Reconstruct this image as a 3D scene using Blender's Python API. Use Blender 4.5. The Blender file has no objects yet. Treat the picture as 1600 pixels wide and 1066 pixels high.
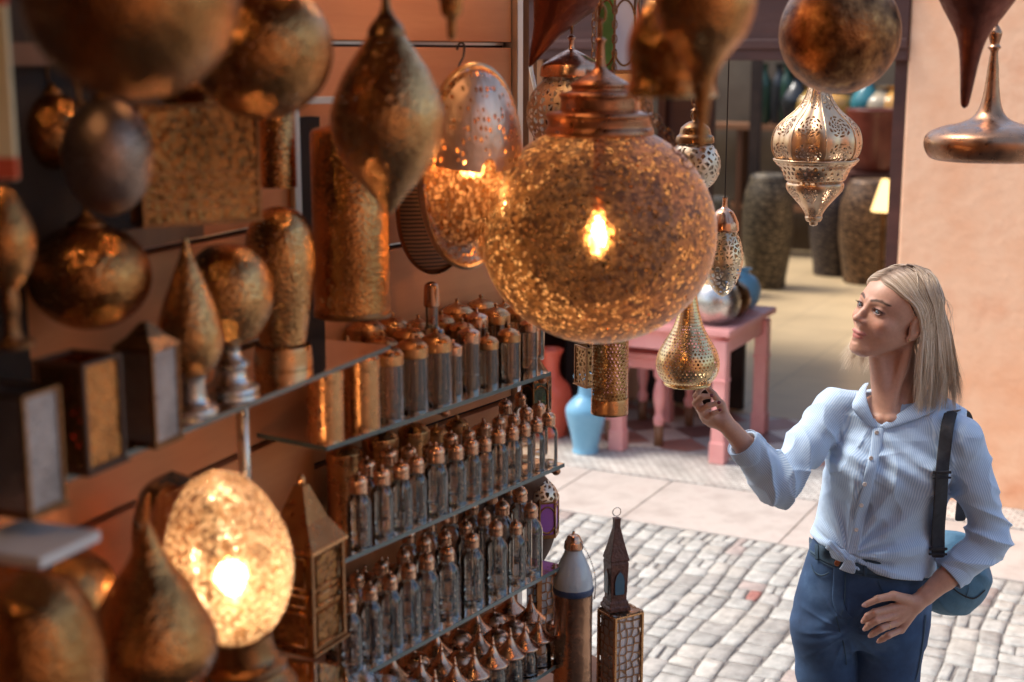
import bpy, math, random
import numpy as np
from mathutils import Vector, Matrix
random.seed(7); rng = np.random.default_rng(7)
sc = bpy.context.scene
COL = sc.collection
PI = math.pi
# ---------------------------------------------------------------- camera
F = 2250.0; T = math.radians(11.26); CH = 2.2
UP = Vector((0, math.sin(T), math.cos(T))); FW = Vector((0, math.cos(T), -math.sin(T)))
cam_d = bpy.data.cameras.new('camera'); cam = bpy.data.objects.new('camera', cam_d); COL.objects.link(cam)
cam.location = (0, 0, CH); cam.rotation_euler = (PI/2 - T, 0, 0)
cam_d.lens = F/1600*36; cam_d.sensor_width = 36; cam_d.clip_end = 500; cam_d.clip_start = .05
cam_d.dof.use_dof = True; cam_d.dof.focus_distance = 3.62; cam_d.dof.aperture_fstop = 2.7
sc.camera = cam

def ray(px, py):
    return Vector((1, 0, 0))*((px-800)/F) + UP*((533-py)/F) + FW
def P(px, py, Y):                       # the point seen at that place of the photograph, Y metres down the alley
    d = ray(px, py); return Vector((0, 0, CH)) + d*(Y/d.y)
def MPP(py, Y):                         # metres per photo pixel there
    return Y/ray(800, py).y/F
def GP(px, py, z=0.0):                  # the point seen there at height z
    d = ray(px, py); return Vector((0, 0, CH)) + d*((z-CH)/d.z)

# ---------------------------------------------------------------- object helpers
def tag(o, label=None, cat=None, group=None, kind=None):
    if label: o['label'] = label
    if cat: o['category'] = cat
    if group: o['group'] = group
    if kind: o['kind'] = kind
    return o
def thing(name, label, cat, loc=(0, 0, 0), rot=(0, 0, 0), group=None):
    o = bpy.data.objects.new(name, None); COL.objects.link(o)
    o.location = loc; o.rotation_euler = rot; o.empty_display_size = .05
    return tag(o, label, cat, group)
def copy_thing(o, loc, label, rot=None, scale=None):
    c = o.copy(); COL.objects.link(c); c.location = loc; c['label'] = label
    if rot is not None: c.rotation_euler = rot
    if scale is not None: c.scale = scale
    for ch in o.children:
        d = ch.copy(); COL.objects.link(d); d.parent = c
        for g in ch.children:
            e = g.copy(); COL.objects.link(e); e.parent = d
    return c
def spline(pts, n=6):
    pts = [tuple(p) for p in pts]; out = []
    for i in range(len(pts)-1):
        p0 = pts[max(i-1, 0)]; p1 = pts[i]; p2 = pts[i+1]; p3 = pts[min(i+2, len(pts)-1)]
        for k in range(n):
            t = k/n
            out.append(tuple(.5*((2*b)+(-a+c)*t+(2*a-5*b+4*c-d)*t*t+(-a+3*b-3*c+d)*t**3) for a, b, c, d in zip(p0, p1, p2, p3)))
    out.append(pts[-1]); return out
class MB:
    def __init__(s): s.v = []; s.f = []; s.sm = []
    def add(s, v, f, smooth=True, M=None):
        b = len(s.v)
        s.v += [tuple(M @ Vector(p)) for p in v] if M is not None else [tuple(p) for p in v]
        s.f += [tuple(i+b for i in q) for q in f]; s.sm += [smooth]*len(f); return s
    def lathe(s, prof, seg=32, M=None, lobes=0, amp=0., cap=False, smooth=True, c=(0, 0, 0)):
        v = []; f = []; n = len(prof)
        for r, z in prof:
            for k in range(seg):
                a = 2*PI*k/seg; rr = r
                if lobes: rr = r*(1+amp*(abs(math.cos(lobes*a/2))-.6))
                v.append((c[0]+rr*math.cos(a), c[1]+rr*math.sin(a), c[2]+z))
        for i in range(n-1):
            for k in range(seg):
                q = (i*seg+k, i*seg+(k+1) % seg, (i+1)*seg+(k+1) % seg, (i+1)*seg+k)
                f.append(q)
        if cap: f.append(tuple(range(seg))[::-1]); f.append(tuple((n-1)*seg+k for k in range(seg)))
        return s.add(v, f, smooth, M)
    def box(s, c, d, M=None):
        x, y, z = d[0]/2, d[1]/2, d[2]/2
        v = [(c[0]+a*x, c[1]+b*y, c[2]+e*z) for a in (-1, 1) for b in (-1, 1) for e in (-1, 1)]
        return s.add(v, [(0, 1, 3, 2), (4, 6, 7, 5), (0, 4, 5, 1), (2, 3, 7, 6), (0, 2, 6, 4), (1, 5, 7, 3)], False, M)
    def tube(s, pts, r, seg=8, closed=False, M=None, r2=None, flat=1.0):
        pts = [Vector(p) for p in pts]; n = len(pts); v = []; f = []
        up = Vector((0, 0, 1))
        d0 = (pts[1]-pts[0]).normalized()
        if abs(d0.z) > .9: up = Vector((1, 0, 0))
        nrm = (up - d0*up.dot(d0)).normalized()
        for i, p in enumerate(pts):
            if closed: d = pts[(i+1) % n]-pts[i-1]
            else: d = pts[min(i+1, n-1)]-pts[max(i-1, 0)]
            d.normalize(); nrm = (nrm-d*nrm.dot(d)).normalized(); bn = d.cross(nrm)
            rr = r if r2 is None else r+(r2-r)*i/(n-1)
            if isinstance(r, (list, tuple)): rr = r[i]
            for k in range(seg):
                a = 2*PI*k/seg; v.append(p+nrm*math.cos(a)*rr+bn*math.sin(a)*rr*flat)
        for i in range(n if closed else n-1):
            j = (i+1) % n
            for k in range(seg): f.append((i*seg+k, i*seg+(k+1) % seg, j*seg+(k+1) % seg, j*seg+k))
        if not closed: f.append(tuple(range(seg))[::-1]); f.append(tuple((n-1)*seg+k for k in range(seg)))
        return s.add(v, f, True, M)
    def ell(s, c, r, seg=24, rings=14, M=None):
        v = []; f = []
        for i in range(rings+1):
            t = PI*i/rings
            for k in range(seg):
                a = 2*PI*k/seg; v.append((c[0]+r[0]*math.sin(t)*math.cos(a), c[1]+r[1]*math.sin(t)*math.sin(a), c[2]-r[2]*math.cos(t)))
        for i in range(rings):
            for k in range(seg): f.append((i*seg+k, i*seg+(k+1) % seg, (i+1)*seg+(k+1) % seg, (i+1)*seg+k))
        return s.add(v, f, True, M)
    def poly(s, pts, z0, z1, M=None):   # vertical prism over a ground outline
        n = len(pts); v = [(x, y, z0) for x, y in pts]+[(x, y, z1) for x, y in pts]
        f = [tuple(range(n))[::-1], tuple(range(n, 2*n))]+[(i, (i+1) % n, (i+1) % n+n, i+n) for i in range(n)]
        return s.add(v, f, False, M)
    def build(s, name, mat, parent=None, bevel=0, weld=True, solid=0):
        me = bpy.data.meshes.new(name); me.from_pydata(s.v, [], s.f); me.update()
        for p, q in zip(me.polygons, s.sm): p.use_smooth = q
        me.materials.append(mat)
        o = bpy.data.objects.new(name, me); COL.objects.link(o)
        if parent: o.parent = parent
        if solid:
            m = o.modifiers.new('solid', 'SOLIDIFY'); m.thickness = solid; m.offset = 0
        if bevel:
            m = o.modifiers.new('bevel', 'BEVEL'); m.width = bevel; m.segments = 2; m.limit_method = 'ANGLE'
        return o

# ---------------------------------------------------------------- materials
class NT:
    def __init__(s, name):
        s.m = bpy.data.materials.new(name); s.m.use_nodes = True; s.t = s.m.node_tree; s.t.nodes.clear()
        s.out = s.t.nodes.new('ShaderNodeOutputMaterial')
    def n(s, typ, ins=None, **kw):
        nd = s.t.nodes.new('ShaderNode'+typ)
        for k, v in kw.items(): setattr(nd, k, v)
        for k, v in (ins or {}).items():
            i = nd.inputs[k]
            if hasattr(v, 'links') or isinstance(v, bpy.types.NodeSocket): s.t.links.new(v, i)
            else: i.default_value = v
        return nd
    def fin(s, sh): s.t.links.new(sh, s.out.inputs[0]); return s.m
def C(*c): return (c[0], c[1], c[2], 1)
def ramp(t, fac, stops):
    r = t.n('ValToRGB', {0: fac}); e = r.color_ramp.elements
    while len(e) < len(stops): e.new(.5)
    for x, (p, c) in zip(e, stops): x.position = p; x.color = C(*c) if not isinstance(c, (int, float)) else (c, c, c, 1)
    return r.outputs[0]
def coord(t, kind='Object', scale=None):
    o = t.n('TexCoord').outputs[kind]
    if scale: o = t.n('Mapping', {0: o, 3: scale}).outputs[0]
    return o
def noise_mat(name, c1, c2, scale=6, rough=.7, bump=.2, metal=0, bscale=None, detail=6, spec=.4, dist=.01, rr=None, coat=0, stretch=None, c3=None):
    t = NT(name); co = coord(t, 'Object', stretch)
    n = t.n('TexNoise', {'Vector': co, 'Scale': scale, 'Detail': detail, 'Roughness': .6}).outputs[0]
    st = [(.3, c1), (.7, c2)] if c3 is None else [(.3, c1), (.55, c2), (.75, c3)]
    col = ramp(t, n, st)
    b = t.n('TexNoise', {'Vector': co, 'Scale': bscale or scale*5, 'Detail': 5}).outputs[0]
    bp = t.n('Bump', {'Strength': bump, 'Distance': dist, 'Height': b}).outputs[0]
    ins = {'Base Color': col, 'Roughness': rough, 'Metallic': metal, 'Normal': bp, 'Specular IOR Level': spec, 'Coat Weight': coat}
    if rr: ins['Roughness'] = t.n('MapRange', {0: b, 1: .3, 2: .7, 3: rr[0], 4: rr[1]}).outputs[0]
    return t.fin(t.n('BsdfPrincipled', ins).outputs[0])
def brass(name, c=(.72, .43, .2), rough=.28, bump=.25, scale=60, dark=.55):
    c2 = tuple(x*dark for x in c)
    return noise_mat(name, c2, c, scale=9, rough=rough, bump=bump, metal=1, bscale=scale, rr=(rough*.7, rough*1.5), dist=.004)
def filigree(name, c=(.7, .42, .2), scale=90, thr=.012, mode='edge', rough=.3, rnd=1.0, tint=None, dens=1.0, bd=.0012):
    """pierced sheet metal: real holes through the surface, set out by a Voronoi pattern on the object"""
    t = NT(name); co = coord(t)
    w = t.n('TexNoise', {'Vector': co, 'Scale': scale*.25, 'Detail': 1}).outputs[1]
    vv = t.n('VectorMath', {0: w, 1: (.5, .5, .5)}, operation='SUBTRACT').outputs[0]
    vv = t.n('VectorMath', {0: vv, 3: .6/scale}, operation='SCALE').outputs[0]
    co2 = t.n('VectorMath', {0: co, 1: vv}).outputs[0]
    if mode == 'edge':
        v = t.n('TexVoronoi', {'Vector': co2, 'Scale': scale, 'Randomness': rnd}, feature='DISTANCE_TO_EDGE').outputs[0]
        hole = t.n('Math', {0: v, 1: thr}, operation='GREATER_THAN').outputs[0]
    else:
        v = t.n('TexVoronoi', {'Vector': co2, 'Scale': scale, 'Randomness': rnd}, feature='F1').outputs[0]
        hole = t.n('Math', {0: v, 1: thr}, operation='LESS_THAN').outputs[0]
    if dens < 1:
        big = t.n('TexNoise', {'Vector': co, 'Scale': scale*.12, 'Detail': 2}).outputs[0]
        gate = t.n('Math', {0: big, 1: dens}, operation='LESS_THAN').outputs[0]
        hole = t.n('Math', {0: hole, 1: gate}, operation='MULTIPLY').outputs[0]
    n2 = t.n('TexNoise', {'Vector': co, 'Scale': 12, 'Detail': 5}).outputs[0]
    col = ramp(t, n2, [(.3, tuple(x*.5 for x in c)), (.7, c)])
    dn = t.n('TexVoronoi', {'Vector': co, 'Scale': 62}, feature='SMOOTH_F1').outputs[0]
    b0 = t.n('Bump', {'Strength': .5, 'Distance': bd*1.3, 'Height': dn}).outputs[0]
    bp = t.n('Bump', {'Strength': .5, 'Distance': bd, 'Height': v, 'Normal': b0}).outputs[0]
    met = t.n('BsdfPrincipled', {'Base Color': col, 'Roughness': rough, 'Metallic': 1, 'Normal': bp}).outputs[0]
    tr = t.n('BsdfTransparent', {0: C(*(tint or (1, 1, 1)))}).outputs[0]
    return t.fin(t.n('MixShader', {0: hole, 1: met, 2: tr}).outputs[0])
def thin_glass(name, tint=(.93, .95, .95), edge=(.5, .5, .5), gl=.9, rough=.03):
    t = NT(name)
    lw = t.n('LayerWeight', {'Blend': .45}).outputs[1]
    col = ramp(t, lw, [(.35, tint), (.92, edge)])
    tr = t.n('BsdfTransparent', {0: col}).outputs[0]
    b = t.n('TexNoise', {'Vector': coord(t), 'Scale': 60, 'Detail': 2}).outputs[0]
    bp = t.n('Bump', {'Strength': .15, 'Distance': .003, 'Height': b}).outputs[0]
    gs = t.n('BsdfGlossy', {0: C(1, 1, 1), 'Roughness': rough, 'Normal': bp}).outputs[0]
    fr = t.n('Fresnel', {0: 1.5, 'Normal': bp}).outputs[0]
    fr = t.n('Math', {0: fr, 1: gl*1.6}, operation='MULTIPLY', use_clamp=True).outputs[0]
    return t.fin(t.n('MixShader', {0: fr, 1: tr, 2: gs}).outputs[0])
def mosaic(name, c1=(.85, .42, .09), c2=(.25, .09, .02), scale=110, clear=.25, rough=.25, fs=.5):
    """crackled amber glass beads: translucent cells between dark joints, some see-through"""
    t = NT(name); co = coord(t)
    w = t.n('TexNoise', {'Vector': co, 'Scale': scale*.35, 'Detail': 2}).outputs[1]
    vv = t.n('VectorMath', {0: t.n('VectorMath', {0: w, 1: (.5, .5, .5)}, operation='SUBTRACT').outputs[0], 3: 1.6/scale}, operation='SCALE').outputs[0]
    co2 = t.n('VectorMath', {0: co, 1: vv}).outputs[0]
    vo = t.n('TexVoronoi', {'Vector': co2, 'Scale': scale}, feature='F1')
    de = t.n('TexVoronoi', {'Vector': co2, 'Scale': scale}, feature='DISTANCE_TO_EDGE').outputs[0]
    rc = t.n('SeparateColor', {0: vo.outputs[1]}).outputs
    cell = ramp(t, rc[0], [(0, c2), (.45, tuple(a*.55+b*.45 for a, b in zip(c1, c2))), (1, c1)])
    jm = ramp(t, de, [(.03, 0.0), (.17, 1.0)])
    col = t.n('MixRGB', {0: jm, 1: C(*(x*.35 for x in c2)), 2: cell}).outputs[0]
    bp = t.n('Bump', {'Strength': .8, 'Distance': .004, 'Height': jm}).outputs[0]
    dif = t.n('BsdfDiffuse', {0: col, 'Normal': bp}).outputs[0]
    trl = t.n('BsdfTranslucent', {0: col, 'Normal': bp}).outputs[0]
    fwd = t.n('BsdfRefraction', {0: cell, 'Roughness': .6, 'IOR': 1.04, 'Normal': bp}).outputs[0]
    trl = t.n('MixShader', {0: fs, 1: trl, 2: fwd}).outputs[0]
    a = t.n('MixShader', {0: .75, 1: dif, 2: trl}).outputs[0]
    gs = t.n('BsdfGlossy', {0: C(1, .93, .85), 'Roughness': rough, 'Normal': bp}).outputs[0]
    fr = t.n('Math', {0: t.n('Fresnel', {0: 1.5}).outputs[0], 1: .035}, operation='ADD').outputs[0]
    a = t.n('MixShader', {0: fr, 1: a, 2: gs}).outputs[0]
    see = t.n('Math', {0: rc[1], 1: clear}, operation='LESS_THAN').outputs[0]
    see = t.n('Math', {0: see, 1: jm}, operation='MULTIPLY').outputs[0]
    see = t.n('Math', {0: see, 1: .92}, operation='MULTIPLY').outputs[0]
    tr = t.n('BsdfTransparent', {0: C(*(min(1, x*1.5+.25) for x in c1))}).outputs[0]
    return t.fin(t.n('MixShader', {0: see, 1: a, 2: tr}).outputs[0])
def emis(name, c, s):
    t = NT(name); return t.fin(t.n('Emission', {0: C(*c), 1: s}).outputs[0])

M = {}
M['brass'] = brass('brass', (.72, .38, .17))
M['copper'] = brass('copper', (.8, .46, .3), rough=.2, bump=.15)
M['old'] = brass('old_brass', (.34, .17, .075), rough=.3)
M['gold'] = brass('gold_brass', (.85, .6, .28), rough=.25)
M['pale'] = brass('pale_brass', (.80, .58, .38), rough=.36)
M['silver'] = brass('silver', (.7, .64, .58), rough=.28, bump=.1)
M['capsm'] = brass('cap_metal', (.82, .50, .33), rough=.24, bump=.12)
M['iron'] = noise_mat('dark_iron', (.03, .022, .02), (.07, .05, .04), metal=.8, rough=.5)
M['fil'] = filigree('filigree_brass', (.62, .36, .16), 95, .13, 'edge')
M['filsm'] = filigree('filigree_fine', (.76, .40, .16), 210, .28, 'dot', rough=.2, bd=.0022)
M['engraved'] = filigree('engraved_brass', (.42, .20, .07), 90, .2, 'dot', rough=.3, bd=.005)
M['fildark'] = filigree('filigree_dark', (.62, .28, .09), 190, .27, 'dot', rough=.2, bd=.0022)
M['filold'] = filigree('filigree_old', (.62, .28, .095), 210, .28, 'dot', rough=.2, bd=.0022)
M['filwhite'] = filigree('filigree_white', (.86, .72, .56), 75, .17, 'edge', rough=.45)
M['filpale'] = filigree('filigree_pale', (.85, .68, .48), 85, .13, 'edge', rough=.3)
M['filgourd'] = filigree('pierced_gold', (.85, .62, .32), 150, .36, 'dot', rnd=.75)
M['filcyl'] = filigree('pierced_cylinder', (.62, .4, .17), 120, .34, 'dot', rough=.3, dens=.75)
M['filgrey'] = filigree('pierced_grey', (.50, .45, .45), 170, .28, 'dot', rough=.5)
M['amber'] = mosaic('amber_mosaic', c1=(.62, .31, .11), c2=(.09, .03, .01), scale=125, clear=.34, rough=.4, fs=.72)
M['egg'] = mosaic('egg_mosaic', c1=(1, .88, .68), c2=(.42, .24, .11), scale=185, clear=.4)
M['glass'] = thin_glass('clear_glass', (.99, .94, .88), (.90, .78, .66), 1.15)
M['shelfglass'] = thin_glass('shelf_glass', (.80, .84, .82), (.35, .4, .38), 1.0, .02)
M['edgeglass'] = noise_mat('shelf_edge', (.10, .14, .13), (.16, .2, .19), rough=.12, bump=0)
M['bulb'] = emis('bulb', (1, .62, .28), 25)
M['bulbhot'] = emis('bulb_hot', (1, .72, .42), 70)
M['wood'] = noise_mat('dark_wood', (.05, .022, .012), (.12, .05, .025), scale=8, rough=.45, stretch=(1, 1, .15))
M['wood2'] = noise_mat('brown_wood', (.16, .07, .035), (.28, .13, .06), scale=8, rough=.5, stretch=(1, 1, .15))
M['slat'] = noise_mat('orange_board', (.64, .21, .075), (.82, .33, .13), scale=5, rough=.6, bump=.1, stretch=(.3, .3, 2))
M['alu'] = noise_mat('aluminium', (.62, .58, .56), (.75, .7, .68), metal=.8, rough=.35, bump=.05)
M['white'] = noise_mat('white_enamel', (.72, .7, .68), (.8, .78, .75), rough=.4, bump=.05)
M['plaster'] = noise_mat('salmon_plaster', (.86, .43, .235), (.92, .55, .34), scale=2.6, rough=.85, bump=.38, bscale=16, dist=.012, c3=(.80, .37, .20))
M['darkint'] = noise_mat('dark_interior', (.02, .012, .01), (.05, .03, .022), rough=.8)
M['maroon'] = noise_mat('maroon_wood', (.05, .018, .014), (.10, .035, .025), rough=.5, stretch=(.3, 1, 1))

def rosette(name, c, n, vper, v0, rough=.34):
    """pierced rosettes, one to each lobe of a ribbed lantern"""
    t = NT(name); co = coord(t); x = t.n('SeparateXYZ', {0: co}).outputs
    mt = lambda op, a, b=0.0, cl=False: t.n('Math', {0: a, 1: b}, operation=op, use_clamp=cl).outputs[0]
    th = mt('ARCTAN2', x[1], x[0]); u = mt('SUBTRACT', mt('FRACT', mt('ADD', mt('MULTIPLY', th, n/(2*PI)), 8.0)), .5)
    v = mt('SUBTRACT', mt('FRACT', mt('ADD', mt('DIVIDE', mt('SUBTRACT', x[2], v0), vper), 20.5)), .5)
    r = mt('SQRT', mt('ADD', mt('MULTIPLY', u, u), mt('MULTIPLY', v, v))); ph = mt('ARCTAN2', v, u)
    tw = mt('SINE', mt('ADD', mt('MULTIPLY', ph, 9.0), mt('MULTIPLY', r, 22.0))); rg = mt('SINE', mt('MULTIPLY', r, 58.0))
    h = mt('MULTIPLY', mt('GREATER_THAN', tw, -.25), mt('GREATER_THAN', rg, -.35)); h = mt('MULTIPLY', h, mt('LESS_THAN', r, .40))
    n2 = t.n('TexNoise', {'Vector': co, 'Scale': 14, 'Detail': 5}).outputs[0]
    col = ramp(t, n2, [(.3, tuple(q*.6 for q in c)), (.7, c)])
    bp = t.n('Bump', {'Strength': .5, 'Distance': .002, 'Height': h}, invert=True).outputs[0]
    met = t.n('BsdfPrincipled', {'Base Color': col, 'Roughness': rough, 'Metallic': 1, 'Normal': bp}).outputs[0]
    return t.fin(t.n('MixShader', {0: h, 1: met, 2: t.n('BsdfTransparent').outputs[0]}).outputs[0])
M['filorn'] = rosette('rosette_filigree', (.82, .54, .33), 8, .062, .02)
M['filbowl'] = rosette('rosette_bowl', (.82, .54, .33), 8, .052, -.080)

def dots(name, c, n, dz, R0, rough=.26):
    """staggered rows of round punched holes going round the lantern's axis"""
    t = NT(name); co = coord(t); x = t.n('SeparateXYZ', {0: co}).outputs
    mt = lambda op, a, b=0.0: t.n('Math', {0: a, 1: b}, operation=op).outputs[0]
    rad = mt('SQRT', mt('ADD', mt('MULTIPLY', x[0], x[0]), mt('MULTIPLY', x[1], x[1])))
    row = mt('ADD', mt('DIVIDE', x[2], dz), 100.0); vi = mt('FLOOR', row); v = mt('MULTIPLY', mt('SUBTRACT', mt('FRACT', row), .5), dz)
    st = mt('MULTIPLY', mt('MODULO', vi, 2.0), .5)
    uu = mt('ADD', mt('ADD', mt('MULTIPLY', mt('ARCTAN2', x[1], x[0]), n/(2*PI)), 200.0), st)
    sp = mt('MULTIPLY', rad, 2*PI/n); u = mt('MULTIPLY', mt('SUBTRACT', mt('FRACT', uu), .5), sp)
    rr = mt('SQRT', mt('ADD', mt('MULTIPLY', u, u), mt('MULTIPLY', v, v)))
    wn = t.n('TexWhiteNoise', {0: t.n('CombineXYZ', {0: mt('FLOOR', uu), 1: vi}).outputs[0]}).outputs[0]
    lim = mt('MULTIPLY', mt('MINIMUM', mt('MULTIPLY', sp, .36), R0), mt('ADD', mt('MULTIPLY', wn, .7), .55))
    hole = mt('LESS_THAN', rr, lim)
    n2 = t.n('TexNoise', {'Vector': co, 'Scale': 16, 'Detail': 5}).outputs[0]
    col = ramp(t, n2, [(.3, tuple(q*.6 for q in c)), (.7, c)])
    bp = t.n('Bump', {'Strength': .4, 'Distance': .004, 'Height': n2}).outputs[0]
    met = t.n('BsdfPrincipled', {'Base Color': col, 'Roughness': rough, 'Metallic': 1, 'Normal': bp}).outputs[0]
    return t.fin(t.n('MixShader', {0: hole, 1: met, 2: t.n('BsdfTransparent').outputs[0]}).outputs[0])
M['filgourd'] = dots('punched_gold', (.86, .60, .32), 46, .0078, .0026)
M['filcyl'] = dots('punched_cylinder', (.60, .36, .15), 30, .0075, .0027)
M['filbelt'] = dots('punched_belt', (.82, .54, .33), 30, .0115, .0042)
# ================================================================ SETTING
FA = math.atan2(-.454, .891)
MF = Matrix.Translation((1.90, 7.04, 0)) @ Matrix.Rotation(FA, 4, 'Z')      # shop front frame: x along it, y into the shop
def FLp(x, y, z=0): return MF @ Vector((x, y, z))
def colattr(me, cols, name='Col'):
    a = me.color_attributes.new(name, 'FLOAT_COLOR', 'POINT')
    a.data.foreach_set('color', np.asarray(cols, dtype=np.float32).ravel())
def vmat(name, rough=.75, bump=.4, bscale=30, dist=.006, mul=None, spec=.4, sub=0, subr=(1, .3, .15), detail=6):
    t = NT(name); a = t.n('VertexColor'); a.layer_name = 'Col'
    co = coord(t)
    n = t.n('TexNoise', {'Vector': co, 'Scale': bscale*.4, 'Detail': detail, 'Roughness': .7}).outputs[0]
    k = t.n('MapRange', {0: n, 1: .3, 2: .7, 3: 1-(mul or .25), 4: 1.08}).outputs[0]
    col = t.n('VectorMath', {0: a.outputs[0], 3: k}, operation='SCALE').outputs[0]
    b = t.n('TexNoise', {'Vector': co, 'Scale': bscale, 'Detail': 6, 'Roughness': .65}).outputs[0]
    bp = t.n('Bump', {'Strength': bump, 'Distance': dist, 'Height': b}).outputs[0]
    ins = {'Base Color': col, 'Roughness': rough, 'Normal': bp, 'Specular IOR Level': spec}
    if sub: ins.update({'Subsurface Weight': sub, 'Subsurface Radius': subr, 'Subsurface Scale': .006})
    return t.fin(t.n('BsdfPrincipled', ins).outputs[0])

# ground sheet (the joints between the setts)
M['joint'] = noise_mat('joint_sand', (.12, .105, .095), (.24, .22, .20), scale=14, rough=.95, bump=.6)
g = MB().box((0, 0, -.05), (80, 80, .06)); tag(g.build('ground', M['joint']), kind='structure')
M['sett'] = vmat('sett_stone', rough=.55, bump=.5, bscale=55, dist=.004, mul=.38)
def setts():
    v = []; f = []; cols = []; R = random.Random(3); N = 6; KN = [-1, -.965, -.4, .4, .965, 1]
    base = [(.66, .64, .58), (.58, .56, .51), (.69, .67, .61), (.55, .52, .47), (.64, .60, .53)]
    X = -3.5
    while X < 4.0:
        d = R.uniform(.080, .120); y = -1.0; wob = R.uniform(0, 6)
        while y > -4.4:
            w = R.uniform(.075, .17)
            sub = [(0, 1)] if R.random() > .14 else [(0, .5), (.5, 1)]
            for s0, s1 in sub:
                g_ = .0038; xo = lambda yy: .016*math.sin(yy*2.3+1.0)+.010*math.sin(yy*6+X*2)
                x0, x1 = X+d*s0+g_, X+d*s1-g_; y0, y1 = y-w+g_, y-g_
                j = lambda: R.uniform(-.006, .006)
                c4 = [(x0+xo(y0)+j(), y0+j()), (x1+xo(y0)+j(), y0+j()), (x1+xo(y1)+j(), y1+j()), (x0+xo(y1)+j(), y1+j())]
                tilt = (R.uniform(-.02, .02), R.uniform(-.02, .02)); h = R.uniform(-.003, .003)
                c = R.choice(base); k = R.uniform(.64, .82)
                if R.random() < .008: c = (.52, .22, .18)
                elif R.random() < .05: c = (.56, .46, .41)
                b0 = len(v)
                for a in range(N):
                    for b in range(N):
                        u = KN[a]; w_ = KN[b]
                        uu = u*(1-.035*w_**6*abs(u)); ww = w_*(1-.035*u**6*abs(w_))
                        s, t = (uu+1)/2, (ww+1)/2
                        px = (1-t)*((1-s)*c4[0][0]+s*c4[1][0])+t*((1-s)*c4[3][0]+s*c4[2][0])
                        py = (1-t)*((1-s)*c4[0][1]+s*c4[1][1])+t*((1-s)*c4[3][1]+s*c4[2][1])
                        e = max(abs(u), abs(w_))
                        z = .0018*(1-e**2)+h*.7+tilt[0]*u*.03+tilt[1]*w_*.03+R.uniform(-.0009, .0009)
                        if e > .99: z = -.006
                        v.append(FLp(px+R.uniform(-.0015, .0015), py+R.uniform(-.0015, .0015), z+.008))
                        kk = k*R.uniform(.90, 1.06)
                        cols.append((c[0]*kk, c[1]*kk, c[2]*kk, 1))
                for a in range(N-1):
                    for b in range(N-1):
                        i = b0+a*N+b; f.append((i, i+N, i+N+1, i+1))
            y -= w
        X += d
    me = bpy.data.meshes.new('cobbled_road'); me.from_pydata(v, [], f); me.polygons.foreach_set('use_smooth', [True]*len(f))
    colattr(me, cols); me.materials.append(M['sett'])
    o = bpy.data.objects.new('cobbled_road', me); COL.objects.link(o); tag(o, kind='structure')
setts()
rb = MB().poly([(-3.6, -4.6), (4.1, -4.6), (4.1, -.95), (-3.6, -.95)], -.012, .002, MF); tag(rb.build('road_bed', M['joint']), kind='structure')
# pavement: stone border slabs, small pale tiles, chequered threshold, shop floor
M['kerbstone'] = noise_mat('border_stone', (.38, .32, .28), (.49, .43, .38), scale=5, rough=.6, bump=.35, bscale=40, c3=(.42, .34, .30))
b = MB(); x = -3.6; R = random.Random(5)
while x < 4:
    w = R.uniform(.45, .8); b.box((x+w/2, -.655+R.uniform(-.006, .006), -.01), (w-.004, .70, .05), MF); x += w
tag(b.build('pavement_border', M['kerbstone'], bevel=.006), kind='structure')
def tile_mat():
    t = NT('small_pale_tiles'); co = coord(t)
    br = t.n('TexBrick', {'Vector': co, 'Color1': C(.70, .67, .60), 'Color2': C(.56, .52, .46), 'Mortar': C(.34, .28, .24), 'Scale': 1.0,
             'Mortar Size': .004, 'Brick Width': .052, 'Row Height': .04, 'Bias': 0.0}, offset=.5)
    n = t.n('TexNoise', {'Vector': co, 'Scale': 7, 'Detail': 5}).outputs[0]
    k = t.n('MapRange', {0: n, 1: .3, 2: .7, 3: .7, 4: 1.05}).outputs[0]
    col = t.n('VectorMath', {0: br.outputs[0], 3: k}, operation='SCALE').outputs[0]
    bp = t.n('Bump', {'Strength': .6, 'Distance': .004, 'Height': br.outputs[1]}, invert=True).outputs[0]
    return t.fin(t.n('BsdfPrincipled', {'Base Color': col, 'Roughness': .45, 'Normal': bp}).outputs[0])
o = MB().box((0, -.03, -.01), (7.6, .54, .056)).build('tiled_pavement', tile_mat()); o.matrix_world = MF; tag(o, kind='structure')
def checker():
    t = NT('threshold_tiles'); co = coord(t)
    m = t.n('Mapping', {0: co, 2: (0, 0, math.radians(45))}).outputs[0]
    ck = t.n('TexChecker', {'Vector': m, 'Color1': C(.66, .56, .47), 'Color2': C(.36, .16, .12), 'Scale': 1/.25}).outputs[0]
    ck2 = t.n('TexChecker', {'Vector': m, 'Color1': C(1, 1, 1), 'Color2': C(.55, .62, .70), 'Scale': .5/.25}).outputs[0]
    c = t.n('MixRGB', {0: .8, 1: ck, 2: ck2}, blend_type='MULTIPLY').outputs[0]
    n = t.n('TexNoise', {'Vector': co, 'Scale': 9, 'Detail': 5}).outputs[0]
    return t.fin(t.n('BsdfPrincipled', {'Base Color': c, 'Roughness': t.n('MapRange', {0: n, 3: .25, 4: .6}).outputs[0]}).outputs[0])
o = MB().box((-1.0, .74, -.01), (3.2, .98, .056)).build('threshold_floor', checker()); o.matrix_world = MF; tag(o, kind='structure')
M['tan'] = noise_mat('shop_floor_tiles', (.50, .37, .22), (.62, .47, .29), scale=1.2, rough=.35, bump=.05)
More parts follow.
